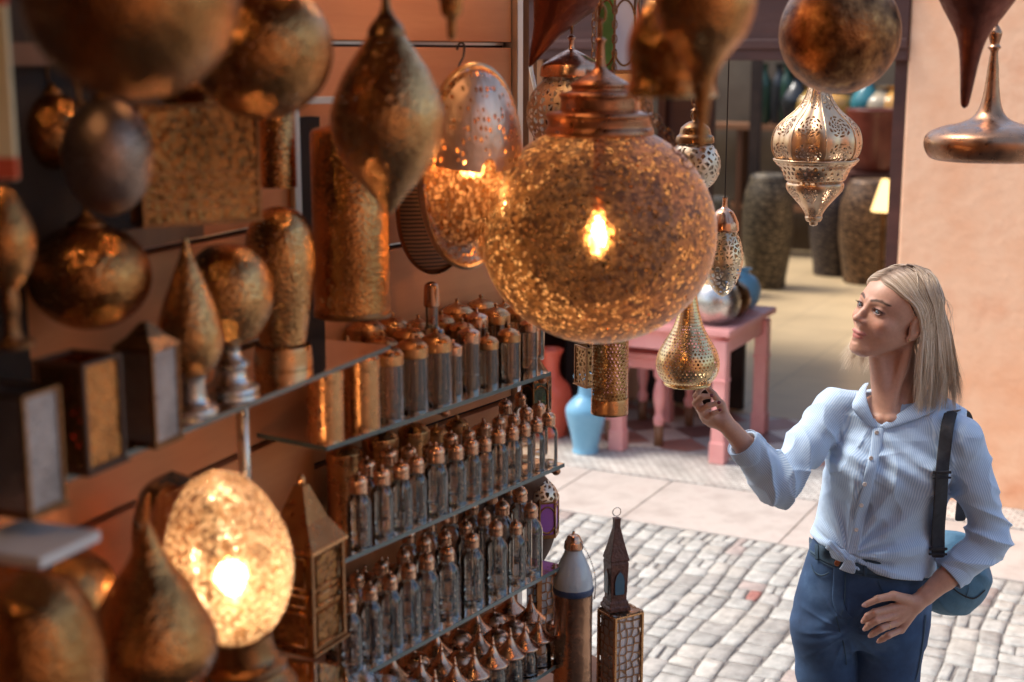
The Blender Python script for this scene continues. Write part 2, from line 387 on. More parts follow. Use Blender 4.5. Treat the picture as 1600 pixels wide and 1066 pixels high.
def tanfloor():
    t = NT('shop_floor'); co = coord(t)
    br = t.n('TexBrick', {'Vector': co, 'Color1': C(.60, .45, .26), 'Color2': C(.54, .40, .23), 'Mortar': C(.4, .3, .18), 'Scale': 1.0,
             'Mortar Size': .006, 'Brick Width': .6, 'Row Height': .6}, offset=0)
    n = t.n('TexNoise', {'Vector': co, 'Scale': 2, 'Detail': 5}).outputs[0]
    k = t.n('MapRange', {0: n, 1: .3, 2: .7, 3: .85, 4: 1.08}).outputs[0]
    col = t.n('VectorMath', {0: br.outputs[0], 3: k}, operation='SCALE').outputs[0]
    return t.fin(t.n('BsdfPrincipled', {'Base Color': col, 'Roughness': .35}).outputs[0])
o = MB().box((-2.2, 5.24, -.01), (8.5, 8.0, .056)).build('shop_floor', tanfloor()); o.matrix_world = MF; tag(o, kind='structure')

# the shop across the alley
S = thing('shop_building', 'salmon plastered shop building with wide open front across the cobbled alley', 'building', (1.90, 7.04, 0), (0, 0, FA))
b = MB().box((1.9, .16, 1.65), (3.8, .32, 3.3)).box((.83+1.4, -.02, 1.2), (2.8, .06, 2.4))
b.build('wall', M['plaster'], S, bevel=.012)
MB().box((-4.1, .16, 1.65), (4.0, .32, 3.3)).build('wall', M['plaster'], S)
MB().box((-1.05, .16, 2.95), (2.1, .32, .7)).build('upper_wall', M['plaster'], S)
MB().box((-1.05, .12, 2.385), (2.1, .28, .43)).box((-1.05, -.02, 2.25), (2.1, .04, .05)).box((-1.05, -.02, 2.5), (2.1, .04, .04)).build('lintel', M['maroon'], S, bevel=.006)
MB().box((-.035, .2, 1.09), (.07, .30, 2.16)).build('door_jamb', M['maroon'], S)
MB().box((-1.98, 1.38, 1.6), (.20, .16, 3.2)).build('column', M['plaster'], S)
MB().box((-3.0, 1.42, 1.6), (1.8, .04, 3.2)).box((-1.60, 1.40, 1.6), (.30, .05, 3.2)).box((-1.77, 1.36, 1.6), (.05, .06, 3.2)).box((-1.60, 1.35, 1.25), (.30, .06, .06)).box((-1.60, 1.35, 2.0), (.30, .06, .06)).build('wood_panel', M['maroon'], S)
MB().box((-1.62, 1.34, .44), (.86, .05, .86)).build('low_panel', M['darkint'], S)
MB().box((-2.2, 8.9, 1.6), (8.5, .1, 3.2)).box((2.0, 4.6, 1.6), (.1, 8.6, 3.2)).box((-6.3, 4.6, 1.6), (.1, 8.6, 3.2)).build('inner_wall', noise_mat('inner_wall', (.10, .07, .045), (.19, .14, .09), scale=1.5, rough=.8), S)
MB().box((-2.2, 1.7, 3.25), (8.6, 2.8, .1)).build('ceiling', M['wood'], S)
MB().box((-1.98-.72, 6.2, 1.6), (.09, .09, 3.2)).build('post', M['darkint'], S)
MB().box((.78, -.04, .36), (.05, .03, .10)).build('outlet_box', M['white'], S, bevel=.004)
# shelf and wares inside the shop
sh = thing('display_shelf', 'long wooden shelf deep inside the shop carrying dark and coloured vases', 'shelf', FLp(-2.6, 8.3, 0), (0, 0, FA))
MB().box((0, .1, 1.42), (5.6, .5, .06)).build('shelf_board', M['wood2'], sh)
MB().box((0, .1, .55), (5.6, .42, .06)).build('shelf_board', M['wood2'], sh)
for i in range(4): MB().box((-2.7+i*1.8, .1, .71), (.06, .46, 1.42)).build('upright', M['wood'], sh)
vase_p = [[(0, 0), (.08, 0), (.13, .1), (.15, .24), (.10, .36), (.05, .43), (.05, .50), (.08, .54)], [(0, 0), (.1, 0), (.17, .12), (.16, .26), (.07, .34), (.06, .37), (.09, .4)],
          [(0, 0), (.06, 0), (.08, .2), (.07, .42), (.035, .52), (.035, .6), (.05, .62)]]
vc = {'green': (.02, .045, .028), 'black': (.02, .02, .02), 'cobalt blue': (.03, .08, .24), 'yellow': (.32, .19, .05), 'ochre': (.40, .20, .05), 'cream': (.3, .24, .16), 'turquoise': (.03, .13, .15)}
for k in vc: M['v_'+k] = noise_mat('glaze_'+k.replace(' ', '_'), vc[k], tuple(min(1, x*1.5) for x in vc[k]), scale=6, rough=.2, bump=.03)
seq = [(1085, 'green', 2), (1115, 'black', 2), (1132, 'green', 2), (1152, 'black', 0), (1182, 'yellow', 1), (1207, 'cobalt blue', 2), (1228, 'ochre', 1), (1290, 'turquoise', 0), (1318, 'cream', 1), (1345, 'ochre', 1), (1372, 'yellow', 0)]
nth = ['', '']
for i, (px, c, k) in enumerate(seq):
    p = P(px, 190, 14.0); lx = (MF.inverted() @ p).x
    pr = spline(vase_p[k], 4)
    side = {0: 'tallest-necked', 1: 'squat', 2: 'slim'}[k]
    where = {1085: 'at the left end', 1115: 'left of the door post', 1132: 'beside the black one', 1152: 'just left of the black post', 1182: 'right of the black post', 1207: 'between two yellowish ones', 1228: 'right of the cobalt blue one', 1290: 'behind the ornate pale lantern', 1318: 'next to the turquoise one', 1345: 'above the maroon drum', 1372: 'by the right door jamb'}[px]
    sf = 1.35 if px == 1207 else 1.05
    o = MB().lathe([(r*sf*1.1, z*sf) for r, z in pr], 20).build('vase', M['v_'+c])
    o.location = FLp(lx, 8.33, 1.455); tag(o, f'{c} glazed {side.replace("tallest-necked","round-bellied")} vase on the back shelf {where}', 'vase', 'vases on the shop shelf')
M['drum'] = filigree('drum_pattern', (.3, .2, .1), 14, .12)
def drum_mat(nm, c1, c2, s):
    t = NT(nm); co = coord(t)
    v = t.n('TexVoronoi', {'Vector': co, 'Scale': s}, feature='DISTANCE_TO_EDGE').outputs[0]
    w = t.n('TexWave', {'Vector': co, 'Scale': s*.5, 'Distortion': 8, 'Detail': 3}, wave_type='RINGS').outputs[1]
    f = t.n('Math', {0: t.n('MapRange', {0: v, 1: .02, 2: .2}).outputs[0], 1: w}, operation='MULTIPLY').outputs[0]
    return t.fin(t.n('BsdfPrincipled', {'Base Color': ramp(t, f, [(0, c1), (.7, c2)]), 'Roughness': .5, 'Metallic': .3}).outputs[0])
for px, py, Y, r, h, c1, c2, lab in [(1196, 442, 13.6, .24, 1.08, (.03, .022, .014), (.20, .15, .09), 'tall carved drum-shaped pot with grey-brown pattern beside the black post'),
        (1352, 424, 13.9, .27, 1.0, (.04, .02, .01), (.28, .16, .08), 'stout carved drum-shaped pot with warm brown pattern by the right jamb'),
        (1298, 410, 14.4, .22, .9, (.02, .015, .02), (.12, .09, .07), 'dark carved pot standing between the two patterned drums'),
        (1112, 430, 13.2, .2, .9, (.04, .03, .02), (.2, .16, .1), 'slim dark carved pot behind the hanging pear-shaped lantern')]:
    p = GP(px, py, .02)
    p = Vector((p.x*Y/p.y, Y, .018))
    pr = spline([(0, 0), (r*.72, 0), (r*.8, h*.1), (r, h*.45), (r*.98, h*.75), (r*.78, h*.93), (r*.6, h), (0, h)], 5)
    o = MB().lathe(pr, 28).build('carved_pot', drum_mat('carved_'+str(px), c1, c2, 16)); o.location = p
    tag(o, lab, 'pot', 'carved pots inside the shop')
o = MB().lathe(spline([(0, 0), (.2, 0), (.26, .2), (.3, .55), (.31, .62), (.27, .62), (.27, .58), (0, .58)], 4), 28).build('planter', noise_mat('maroon_glaze', (.10, .02, .012), (.2, .05, .03), rough=.3))
o.location = P(1366, 268, 14.6); tag(o, 'large maroon planter standing high above the warm brown drum pot', 'planter')
pd = MB().box((0, 0, 0), (.6, .5, 1.08)).build('plinth', M['maroon']); pp = P(1366, 268, 14.6); pd.location = (pp.x, pp.y, pp.z-.545); pd.scale = (1, 1, 1)
pd.location.z = pp.z-.54; pd.scale.z = 1; pd.scale = (1, 1, (pp.z-.02)/1.08); pd.location.z = (pp.z-.02)/2+.018
tag(pd, 'plain dark plinth under the large maroon planter', 'plinth')
# pale cone lamp lit inside the shop
lp = thing('table_lamp', 'lit cream cone-shaped lamp glowing at the right jamb inside the shop', 'lamp', (0, 0, 0))
p = P(1381, 318, 13.0); lp.location = p
MB().lathe([(.03, .22), (.11, -.06), (.11, -.07), (0, -.07)], 24).build('lamp_shade', emis('warm_shade', (1, .62, .25), 1.6), lp)
MB().lathe([(.02, -.08), (.02, -p.z+.2), (.12, -p.z+.04), (.12, -p.z+.02)], 16).build('lamp_stand', M['old'], lp)
lp2 = thing('table_lamp', 'lit cream lamp shade glowing behind the white pierced globe lantern', 'lamp', P(925, 98, 8.9))
MB().lathe([(.07, .07), (.13, -.06), (0, -.06)], 24).build('lamp_shade', bpy.data.materials['warm_shade'], lp2)
MB().lathe([(.015, -.06), (.015, -.5), (.08, -.52), (.08, -.54), (0, -.54)], 12).build('lamp_stand', M['old'], lp2)
pz = P(925, 98, 8.9)
o = MB().box((0, 0, (pz.z-.54)/2+.0), (.3, .3, pz.z-.56)).build('plinth', M['darkint']); o.location = (pz.x, pz.y, .015); tag(o, 'black plinth carrying the lamp behind the white pierced globe lantern', 'plinth')

# pink table with pots
M['pink'] = noise_mat('pink_paint', (.78, .30, .27), (.88, .42, .38), scale=7, rough=.45, bump=.12)
A, B, D_ = GP(968, 700, .02), GP(1110, 727, .02), GP(1160, 672, .02)
def local_tab():
    ax = (MF.inverted() @ A); bx = (MF.inverted() @ B); dx = (MF.inverted() @ D_)
    return ax, bx, dx
ax, bx, dx = local_tab()
x0, x1, y0, y1 = ax.x, bx.x+.02, .12, .85
T_ = thing('table', 'pink painted wooden table with square legs standing at the shop threshold', 'table', FLp((x0+x1)/2, (y0+y1)/2, .018), (0, 0, FA))
hw, hd, H = (x1-x0)/2, (y1-y0)/2, .74
MB().box((-.10, 0, H-.015), (2*hw+.32, 2*hd+.12, .035)).build('table_top', M['pink'], T_, bevel=.006)
MB().box((-.06, -hd+.01, H-.09), (2*hw+.12, .025, .11)).box((-.06, hd-.01, H-.09), (2*hw+.12, .025, .11)).box((hw, 0, H-.09), (.025, 2*hd-.03, .11)).box((-hw-.12, 0, H-.09), (.025, 2*hd-.03, .11)).build('apron', M['pink'], T_, bevel=.003)
for sx, sy in ((-1, -1), (1, -1), (-1, 1), (1, 1)):
    MB().box((sx*hw, sy*hd, .35), (.075, .075, .66)).box((sx*hw, sy*hd, .46), (.085, .085, .02)).box((sx*hw, sy*hd, .06), (.088, .088, .12)).build('leg', M['pink'], T_, bevel=.006)
# turned-leg stool behind
st = thing('stool', 'pink stool with turned legs and bare wooden feet under the pink table', 'stool', FLp(-1.50, .55, .018), (0, 0, FA))
MB().box((0, 0, .52), (.40, .60, .03)).box((0, 0, .47), (.34, .54, .06)).build('seat', M['pink'], st, bevel=.006)
for sx, sy in ((-1, -1), (1, -1), (-1, 1), (1, 1)):
    l = MB().lathe(spline([(.028, .12), (.034, .16), (.022, .19), (.036, .28), (.026, .36), (.02, .38), (.034, .41), (.032, .47)], 4), 14, c=(sx*.15, sy*.25, 0)).build('leg', M['pink'], st)
    MB().lathe([(.026, 0), (.028, .12)], 14, cap=True, c=(sx*.15, sy*.25, 0)).build('foot', M['wood2'], l)
M['red'] = noise_mat('red_glaze', (.62, .10, .05), (.72, .14, .08), scale=5, rough=.28, bump=.03)
M['blue'] = noise_mat('blue_glaze', (.15, .36, .52), (.22, .45, .60), scale=5, rough=.3, bump=.04)
def vase(name, pr, px, py, mat, label, z=.018, k=1):
    g_ = GP(px, py, z); m = MPP(py, g_.y)*k
    o = MB().lathe(spline([(r*m, h*m) for r, h in pr], 6), 36).build(name, M[mat]); o.location = g_; return tag(o, label, 'vase')
vase('vase', [(0, 0), (22, 0), (24, 6), (28, 25), (33, 55), (30, 78), (16, 95), (13, 108), (15, 125), (20, 136), (16, 136), (12, 120)], 860, 680, 'red', 'glossy red pottery vase with flared rim standing at the shop threshold')
vase('vase', [(0, 0), (20, 0), (20, 8), (24, 30), (31, 58), (31, 72), (20, 86), (13, 92), (12, 108), (19, 120), (15, 120), (9, 104)], 915, 706, 'blue', 'pale blue pottery vase standing in front of the pink table')
for px, py, rr, mat, lab in [(1118, 505, 38, 'silver', 'round silvery pot on the near corner of the pink table'), (1142, 494, 30, 'old', 'round brown metal pot between the silvery and blue pots'), (1158, 482, 30, 'blue', 'round blue pot at the back edge of the pink table')]:
    z = .018+H+.004; g_ = GP(px, py, z); m = MPP(py, g_.y)*rr
    o = MB().lathe(spline([(0, 0), (.45*m, 0), (.85*m, .35*m), (m, .95*m), (.8*m, 1.55*m), (.4*m, 1.85*m), (.36*m, 1.98*m), (.5*m, 2.1*m), (.3*m, 2.0*m)], 6), 32).build('pot', M[mat]); o.location = g_
    tag(o, lab, 'pot')

# ---------------------------------------------------------------- stall walls (left side of the alley)
aA = Vector((-.559, -.829, 0)); nA = Vector((-.829, .559, 0))               # shelves: towards the camera / into the wall
def MFR(o, d, n): return Matrix(((d.x, n.x, 0, o.x), (d.y, n.y, 0, o.y), (0, 0, 1, 0), (0, 0, 0, 1)))
WA0 = Vector((0.0, 3.24, 0)); MWA = MFR(WA0, aA, nA)
WB0 = Vector((-.38, 2.68, 0)); dB = Vector((-.375, -.927, 0)).normalized(); nB = Vector((-.927, .375, 0)).normalized(); MWB = MFR(WB0, dB, nB)
def slatwall(label, Mx, L, zs, endstrip):
    w = thing('slat_wall', label, 'wall')
    z = -.0
    lv = [0.0]+zs+[3.0]
    for i in range(len(lv)-1):
        MB().box((L/2, .012, (lv[i]+lv[i+1])/2), (L-.004, .024, lv[i+1]-lv[i]-.012), Mx).build('board', M['slat'], w, bevel=.002)
    MB().box((L/2, .04, 1.5), (L, .03, 3.0), Mx).build('backing', M['darkint'], w)
    for z in zs: MB().box((L/2, .021, z+.002), (L-.01, .004, .006), Mx).build('rail', M['alu'], w)
    if endstrip:
        MB().box((-.011, .022, 1.5), (.022, .075, 3.0), Mx).build('corner_strip', M['alu'], w, bevel=.002)
        MB().box((L/2, .40, 1.5), (L, .68, 3.0), Mx).build('wall_core', M['plaster'], w)
    return w
slatwall('orange slatted wall behind the glass bottle shelves, ending in a metal strip', MWA, .70, [.62, .82, 1.02, 1.22, 1.42, 1.62, 1.82, 2.02, 2.22, 2.42, 2.62], True)
slatwall('orange slatted wall in shadow behind the brass table lamps', MWB, 4.2, [.7, .9, 1.1, 1.3, 1.51, 1.7, 1.9, 2.1, 2.3, 2.5, 2.7], False)
def rot2(v): return (v.x, v.y)
# unseen canopy, added to darken the stall and carry the hanging poles
cn = thing('added_canopy', 'unseen dark timber canopy added to shade the lantern stall, with hanging poles', 'canopy')
MB().poly([(-3.2, -2.2), (.95, -2.2), (.75, 1.8), (.36, 3.15), (-.3, 3.42), (-3.2, 2.8)], 2.98, 3.05).build('roof', M['wood'], cn)
MB().tube([(-.8, 2.88, 2.92), (1.9, 2.88, 2.92)], .022).build('pole', M['wood'], cn)
MB().tube([(-.8, 3.42, 2.92), (1.9, 3.42, 2.92)], .022).build('pole', M['wood'], cn)
MB().tube([(-1.2, 2.15, 2.95), (.5, 2.15, 2.95)], .02).build('pole', M['wood'], cn)
MB().tube([(-1.2, 1.7, 2.95), (.5, 1.7, 2.95)], .02).build('pole', M['wood'], cn)
MB().box((1.9, 3.15, 1.5), (.06, .62, 3.0)).build('post', M['wood'], cn) if False else None

ob = thing('house', 'unseen salmon plastered house wall added behind the viewer to dim the sky light', 'building', (1.5, -2.4, 0))  # wall added out of view to cut sky light from behind
MB().box((0, 0, 2.2), (9, .3, 4.4)).build('wall', M['plaster'], ob)

cb = thing('sky_block_wall', 'unseen tall wooden wall added beside the viewer to keep sky light off the stall', 'wall', (-1.05, .15, 0), (0, 0, .1))  # boarding added out of view, blocks the sky from behind left
MB().box((0, 0, 1.48), (1.3, .06, 2.96)).build('boarding', M['wood2'], cb)
# ================================================================ LANTERNS
HZ = 2.90
M['mottle'] = noise_mat('mottled_metal', (.05, .018, .01), (.30, .13, .05), scale=38, rough=.32, bump=.5, metal=1, c3=(.62, .33, .12), dist=.004)
M['bronze'] = brass('bronze_brown', (.50, .27, .16), rough=.3, bump=.12)
M['darkbronze'] = brass('dark_bronze', (.20, .07, .05), rough=.42, bump=.5)
M['filgreyb'] = filigree('pierced_greybrown', (.40, .28, .22), 200, .27, 'dot', rough=.42)
def circ(rx, rz, z0, a0=-90, a1=90, n=16):      # arc profile from bottom to top
    return [(max(0, rx*math.cos(math.radians(a0+(a1-a0)*i/n))), z0+rz*math.sin(math.radians(a0+(a1-a0)*i/n))) for i in range(n+1)]
def ring_pts(c, r, ax='y', n=14):
    out = []
    for i in range(n):
        a = 2*PI*i/n
        out.append((c[0]+(r*math.cos(a) if ax == 'y' else 0), c[1]+(0 if ax == 'y' else r*math.cos(a)), c[2]+r*math.sin(a)))
    return out
def chain_mb(z0, z1, r=.011, wr=.0022, xy=(0, 0), stretch=1.4):
    b = MB(); z = z0; i = 0; step = r*2*stretch-wr*3.5
    while z < z1:
        pts = [(x, y, (q-z-r*stretch)*stretch+z+r*stretch) if False else (x, y, q) for x, y, q in ring_pts((xy[0], xy[1], 0), r*.72, 'y' if i % 2 else 'x', 10)]
        pts = [(x, y, q*stretch/.72*1.0+z+r*stretch) for x, y, q in pts]
        b.tube(pts, wr, 5, True); z += step; i += 1
    return b
def pendant(name, label, px, py, Y, parts, group=None, chain='chain', ctop=None, rot=(0, 0, 0), cat='lantern', bulb=None, cr=.011):
    """parts: (part name, material, [(r, h) in photo pixels about the centre, bottom to top], options)"""
    c = P(px, py, Y); m = MPP(py, Y)
    t = thing(name, label, cat, c, rot, group)
    for pn, mat, prof, *op in parts:
        op = op[0] if op else {}
        n = op.get('n', 5); pr = spline(prof, n) if n > 1 else prof
        MB().lathe([(max(0, r)*m, h*m) for r, h in pr], op.get('seg', 48), lobes=op.get('lobes', 0), amp=op.get('amp', 0)).build(pn, M[mat], t)
    if ctop is not None:
        z0 = ctop*m; z1 = HZ-c.z
        if chain == 'chain': chain_mb(z0, z1, cr, cr*.2).build('chain', M['old'], t)
        elif chain == 'rod': MB().tube([(0, 0, z0), (0, 0, z1)], .0016).build('hanging_rod', M['iron'], t)
    if bulb:
        bx, bz, br = bulb
        MB().lathe(spline([(0, -br*1.5*m), (br*.75*m, -br*.8*m), (br*m, 0), (br*.6*m, br*1.2*m), (br*.45*m, br*1.9*m)], 4), 16, c=(bx*m, 0, bz*m)).build('bulb', M['bulbhot'], t)
        MB().tube([(bx*m, 0, (bz+br*1.9)*m), (bx*m, 0, (bz+br*3.6)*m)], br*.5*m).build('socket', M['old'], t)
    return t
def plight(loc, e, r=.02, c=(1, .5, .22)):
    d = bpy.data.lights.new('bulb_light', 'POINT'); d.energy = e; d.color = c; d.shadow_soft_size = r
    o = bpy.data.objects.new('bulb_light', d); COL.objects.link(o); o.location = loc; return o

# 1 the big amber globe
g1 = pendant('globe_lantern', 'largest hanging globe lantern, amber mosaic glass with a glowing bulb and stepped copper cap', 935, 365, 2.65,
    [('glass_globe', 'amber', circ(184, 172, 0, -90, 63, 40), {'n': 1, 'seg': 96}),
     ('cap', 'copper2', [(82, 152), (83, 158), (80, 162), (79, 176), (83, 180), (82, 184), (66, 187), (62, 192), (61, 205), (64, 209), (62, 213), (48, 216), (45, 222), (46, 226), (40, 232), (24, 242), (12, 250), (8, 258), (7, 275), (9, 278)], {'n': 3})] if False else
    [('glass_globe', 'amber', circ(184, 172, 0, -90, 63, 40), {'n': 1, 'seg': 96})], ctop=300, cr=.012)
m = MPP(365, 2.65)
capb = spline([(82, 151), (84, 156), (82, 163), (80, 166), (81, 178), (84, 182), (80, 187), (62, 190), (61, 193), (61, 208), (64, 212), (60, 217), (46, 220), (44, 224), (46, 229), (40, 234), (22, 244), (11, 252), (8, 260), (6, 290), (9, 296), (4, 300)], 3)
M['copper2'] = brass('dark_copper', (.52, .24, .13), rough=.3, bump=.1)
MB().lathe([(r*m, h*m) for r, h in capb], 64).build('cap', M['copper2'], g1)
MB().tube([(-.0, 0, 150*m), (0, 0, 28*m)], .011).build('socket', M['copper2'], g1)
MB().lathe(spline([(0, -32*m), (7*m, -25*m), (12*m, -8*m), (10*m, 8*m), (6*m, 22*m), (5*m, 30*m)], 4), 20).build('bulb', M['bulbhot'], g1)
# loose chain lying over the globe's shoulder
cp = spline([(990, 130, 2.57), (1015, 175, 2.50), (1045, 212, 2.475), (1068, 245, 2.485), (1080, 262, 2.49)], 5)
cpw = [P(*q) for q in cp]; b = MB()
acc = 0; last = cpw[0]; k = 0
dense = spline([tuple(p) for p in cpw], 8)
for q in dense:
    q = Vector(q)
    if (q-last).length > .0155:
        d = (q-last).normalized(); s_ = d.cross(Vector((0, 1, .2))).normalized(); u_ = d.cross(s_)
        w_ = s_ if k % 2 == 0 else (s_*.5+u_*.85)
        b.tube([last+(q-last)*.5+d*math.cos(a)*.0125+w_*math.sin(a)*.0085-g1.location for a in [2*PI*i/12 for i in range(12)]], .0016, 5, True); last = q; k += 1
b.build('chain', M['old'], g1)
plight(g1.location+Vector((0, -.0, -.005)), 1.0, .02)

# 2 white pierced globe behind it
def dome_cap(m=1): return [(60, 0), (62, 4), (60, 14), (54, 20), (36, 34), (16, 44), (8, 50), (6, 62), (9, 66), (5, 74)]
pendant('globe_lantern', 'white filigree globe lantern with shallow copper cap and hook, half hidden behind the largest globe', 892, 178, 3.05,
    [('shade', 'filwhite', circ(70, 66, 0, -80, 66, 18), {'n': 1}), ('cap', 'copper', [(48, 57), (49, 60), (47, 72), (42, 78), (26, 88), (13, 95), (5, 100), (4, 112), (7, 116), (3, 120)])], ctop=122, cr=.016)
# 3 pierced dome-capped
pendant('globe_lantern', 'small cream filigree globe lantern with brown dome cap just right of the largest globe', 1085, 258, 3.25,
    [('shade', 'filwhite', circ(41, 42, 0, -75, 60, 18), {'n': 1}), ('cap', 'old', [(28, 34), (30, 36), (29, 44), (25, 48), (22, 58), (12, 66), (5, 69), (5, 82), (8, 84), (4, 88)])], ctop=90)
# 4 drop lantern
pendant('drop_lantern', 'pierced brass drop lantern with pointed bottom and copper dome cap behind the largest globe', 1130, 405, 3.42,
    [('shade', 'filpale', [(0, -60), (10, -54), (22, -36), (30, -12), (31, 8), (26, 30), (19, 46)]), ('cap', 'copper', [(21, 44), (23, 46), (22, 56), (20, 62), (14, 74), (6, 80), (4, 84), (4, 96)])], ctop=96, chain='rod')
# 5 gourd the woman touches
gz = pendant('gourd_lantern', 'pear-shaped gold lantern dotted with small holes, touched by the woman', 1075, 548, 3.42,
    [('shade', 'filgourd', [(0, -52), (20, -53.5), (33, -52), (45, -40), (50, -22), (46, -2), (36, 16), (24, 38), (16, 64), (11, 92), (8, 118), (6, 150)], {'n': 6, 'seg': 64}), ('rim', 'gold', [(30, -54), (35, -55), (37, -52), (35, -49)])], ctop=150, cr=.008)
# 6 cylinder + box lantern behind
pendant('cylinder_lantern', 'pierced brass cylinder lantern hanging beneath the largest globe', 953, 590, 3.05,
    [('shade', 'filcyl', [(28.5, -34), (28.5, 62), (28.5, 72), (24, 78), (8, 92), (3, 98)], {'n': 1}), ('rim', 'gold2', [(28.5, -56), (29.5, -57), (29.2, -54), (29, -34), (28.4, -32)], {'n': 1})] if 'gold2' in M else
    [('shade', 'filcyl', [(28.5, -34), (28.5, 62), (28.5, 72), (24, 78), (8, 92), (3, 98)], {'n': 1}), ('rim', 'brass', [(28, -56), (29.5, -57), (29.2, -54), (29, -34), (28.4, -32)], {'n': 1})], ctop=98, cr=.007)
def box_lantern(name, label, px, py, Y, w, h, rotz, mat='fil', fr='old', glass=None, roof=0, group=None, foot=6, depth=None, arch=False):
    """four framed pierced panels; sizes in photo pixels, origin at the base centre"""
    m = MPP(py, Y); c = P(px, py, Y); t = thing(name, label, 'lantern', c, (0, 0, rotz), group)
    W_, H_ = w*m/2, h*m; D = (depth or w)*m/2; e = min(W_, D)*.12
    b = MB()
    for sx in (-1, 1):
        for sy in (-1, 1): b.box((sx*W_, sy*D, H_/2), (e*1.5, e*1.5, H_))
    for z in (e*.6, H_-e*.6):
        for s_ in (-1, 1): b.box((0, s_*D, z), (2*W_+e, e*1.2, e*1.2)); b.box((s_*W_, 0, z), (e*1.2, 2*D+e, e*1.2))
    b.box((0, 0, -e*.4), (2*W_+e*3, 2*D+e*3, e*.8)); b.build('frame', M[fr], t, bevel=e*.15)
    for s_ in (-1, 1):
        MB().box((0, s_*(D-e*.2), H_/2), (2*W_, .0015, H_)).build('panel', M[glass or mat], t)
        MB().box((s_*(W_-e*.2), 0, H_/2), (.0015, 2*D, H_)).build('panel', M[glass or mat], t)
    if roof:
        R_ = roof*m; v = [(-W_-e*1.5, -D-e*1.5, H_), (W_+e*1.5, -D-e*1.5, H_), (W_+e*1.5, D+e*1.5, H_), (-W_-e*1.5, D+e*1.5, H_)]
        q = .16; v += [(x*q, y*q, H_+R_) for x, y, _ in v[:4]]
        mid = [(x*.55, y*.55, H_+R_*.42) for x, y, _ in v[:4]]
        v = v[:4]+mid+v[4:]
        MB().add(v, [(0, 1, 5, 4), (1, 2, 6, 5), (2, 3, 7, 6), (3, 0, 4, 7), (4, 5, 9, 8), (5, 6, 10, 9), (6, 7, 11, 10), (7, 4, 8, 11), (8, 9, 10, 11)], False).build('roof', M[fr if mat != 'fil' else mat], t)
    return t
o = box_lantern('box_lantern', 'small box lantern with pierced panels behind the brass cylinder', 922, 600, 3.3, 34, 62, .5)
chain_mb(62*MPP(600, 3.3), 2.9-o.location.z, .008, .0016).build('chain', M['old'], o)
# 7 ornate ribbed filigree lantern
oc = pendant('ornate_lantern', 'ribbed pale filigree lantern with flared belt and pointed lower bowl', 1275, 250, 3.45,
    [('upper_shade', 'filorn', [(47, -8), (56, -2), (65, 12), (67, 30), (62, 48), (50, 62), (34, 76), (22, 92), (15, 112), (12, 140)], {'n': 6, 'seg': 64, 'lobes': 8, 'amp': .10}),
     ('belt', 'filbelt', [(40, -34), (46, -30), (53, -14), (61, -6), (64, -1)], {'n': 3, 'lobes': 8, 'amp': .06}),
     ('belt_rim', 'pale', [(62, -4), (65, -1), (65, 2), (60, 1)], {'n': 2, 'lobes': 8, 'amp': .06}),
     ('lower_bowl', 'filbowl', [(0, -98), (11, -96), (13, -88), (14, -84), (20, -74), (32, -60), (42, -48), (44, -38), (40, -33)], {'n': 5, 'lobes': 8, 'amp': .07}),
     ('finial', 'pale', [(0, -104), (6, -102), (7, -96), (12, -94), (13, -88), (0, -86)], {'n': 3}),
     ('collar', 'pale', [(14, 138), (16, 142), (12, 150), (5, 156), (4, 170)], {'n': 3})], ctop=170)
b = MB(); mm = MPP(250, 3.45)
for k in range(8):
    a = 2*PI*k/8+PI/8*0
    b.tube([(r*1.045*mm*math.cos(a), r*1.045*mm*math.sin(a), h*mm) for r, h in spline([(47, -8), (56, -2), (65, 12), (67, 30), (62, 48), (50, 62), (34, 76), (22, 92), (15, 112), (12, 140)], 5)], 1.3*mm, 5)
b.build('ribs', M['pale'], oc)
# 8 mottled sphere top right
pendant('sphere_lantern', 'mottled brown pierced metal sphere lantern above the ornate pale one', 1312, 52, 2.75,
    [('shade', 'mottle', circ(94, 94, 0, -90, 75, 26), {'n': 1, 'seg': 64}), ('cap', 'old', [(30, 88), (32, 92), (26, 100), (10, 112), (6, 120)])], ctop=120)
# 9 flat-bottomed funnel
pendant('funnel_lantern', 'brown metal lantern shaped like a flat-bottomed flask with long thin neck and ring', 1545, 215, 3.1,
    [('body', 'bronze', [(0, -36), (60, -36.5), (84, -34), (94, -24), (98, -8), (92, 6), (72, 16), (46, 22), (28, 30), (18, 44), (12, 70), (8, 110), (6, 130), (7, 134), (10, 138), (7, 143), (9, 152), (10, 160), (6, 168), (3, 172)], {'n': 5, 'seg': 64})], ctop=172, cr=.017)
# 10 dark pointed cone
pendant('cone_lantern', 'dark brown cone lantern tapering to a long downward spike', 1522, 30, 2.85,
    [('body', 'darkbronze', [(0, -138), (5, -134), (8, -120), (14, -70), (21, -35), (32, -12), (52, 20), (66, 50), (60, 90), (30, 120), (8, 140)], {'n': 5})], ctop=140, rot=(0, .05, 0))
# 11 near bell + 12 near teardrop
pendant('bell_lantern', 'blurred brass bell-shaped lantern hanging above the largest globe', 1050, 78, 1.75,
    [('shade', 'fildark', [(68, -70), (71, -64), (66, -40), (70, -10), (68, 20), (50, 60), (24, 90), (8, 110)]), ('rim', 'gold', [(68, -73), (72, -70), (70, -66)])], ctop=110)
pendant('teardrop_lantern', 'blurred dark teardrop lantern with long downward point crossing the bell lantern', 1100, 30, 1.62,
    [('shade', 'filold', [(0, -225), (4, -215), (8, -170), (14, -120), (24, -80), (44, -50), (68, -20), (80, 25), (74, 70), (44, 110), (10, 130)]), ], ctop=130)
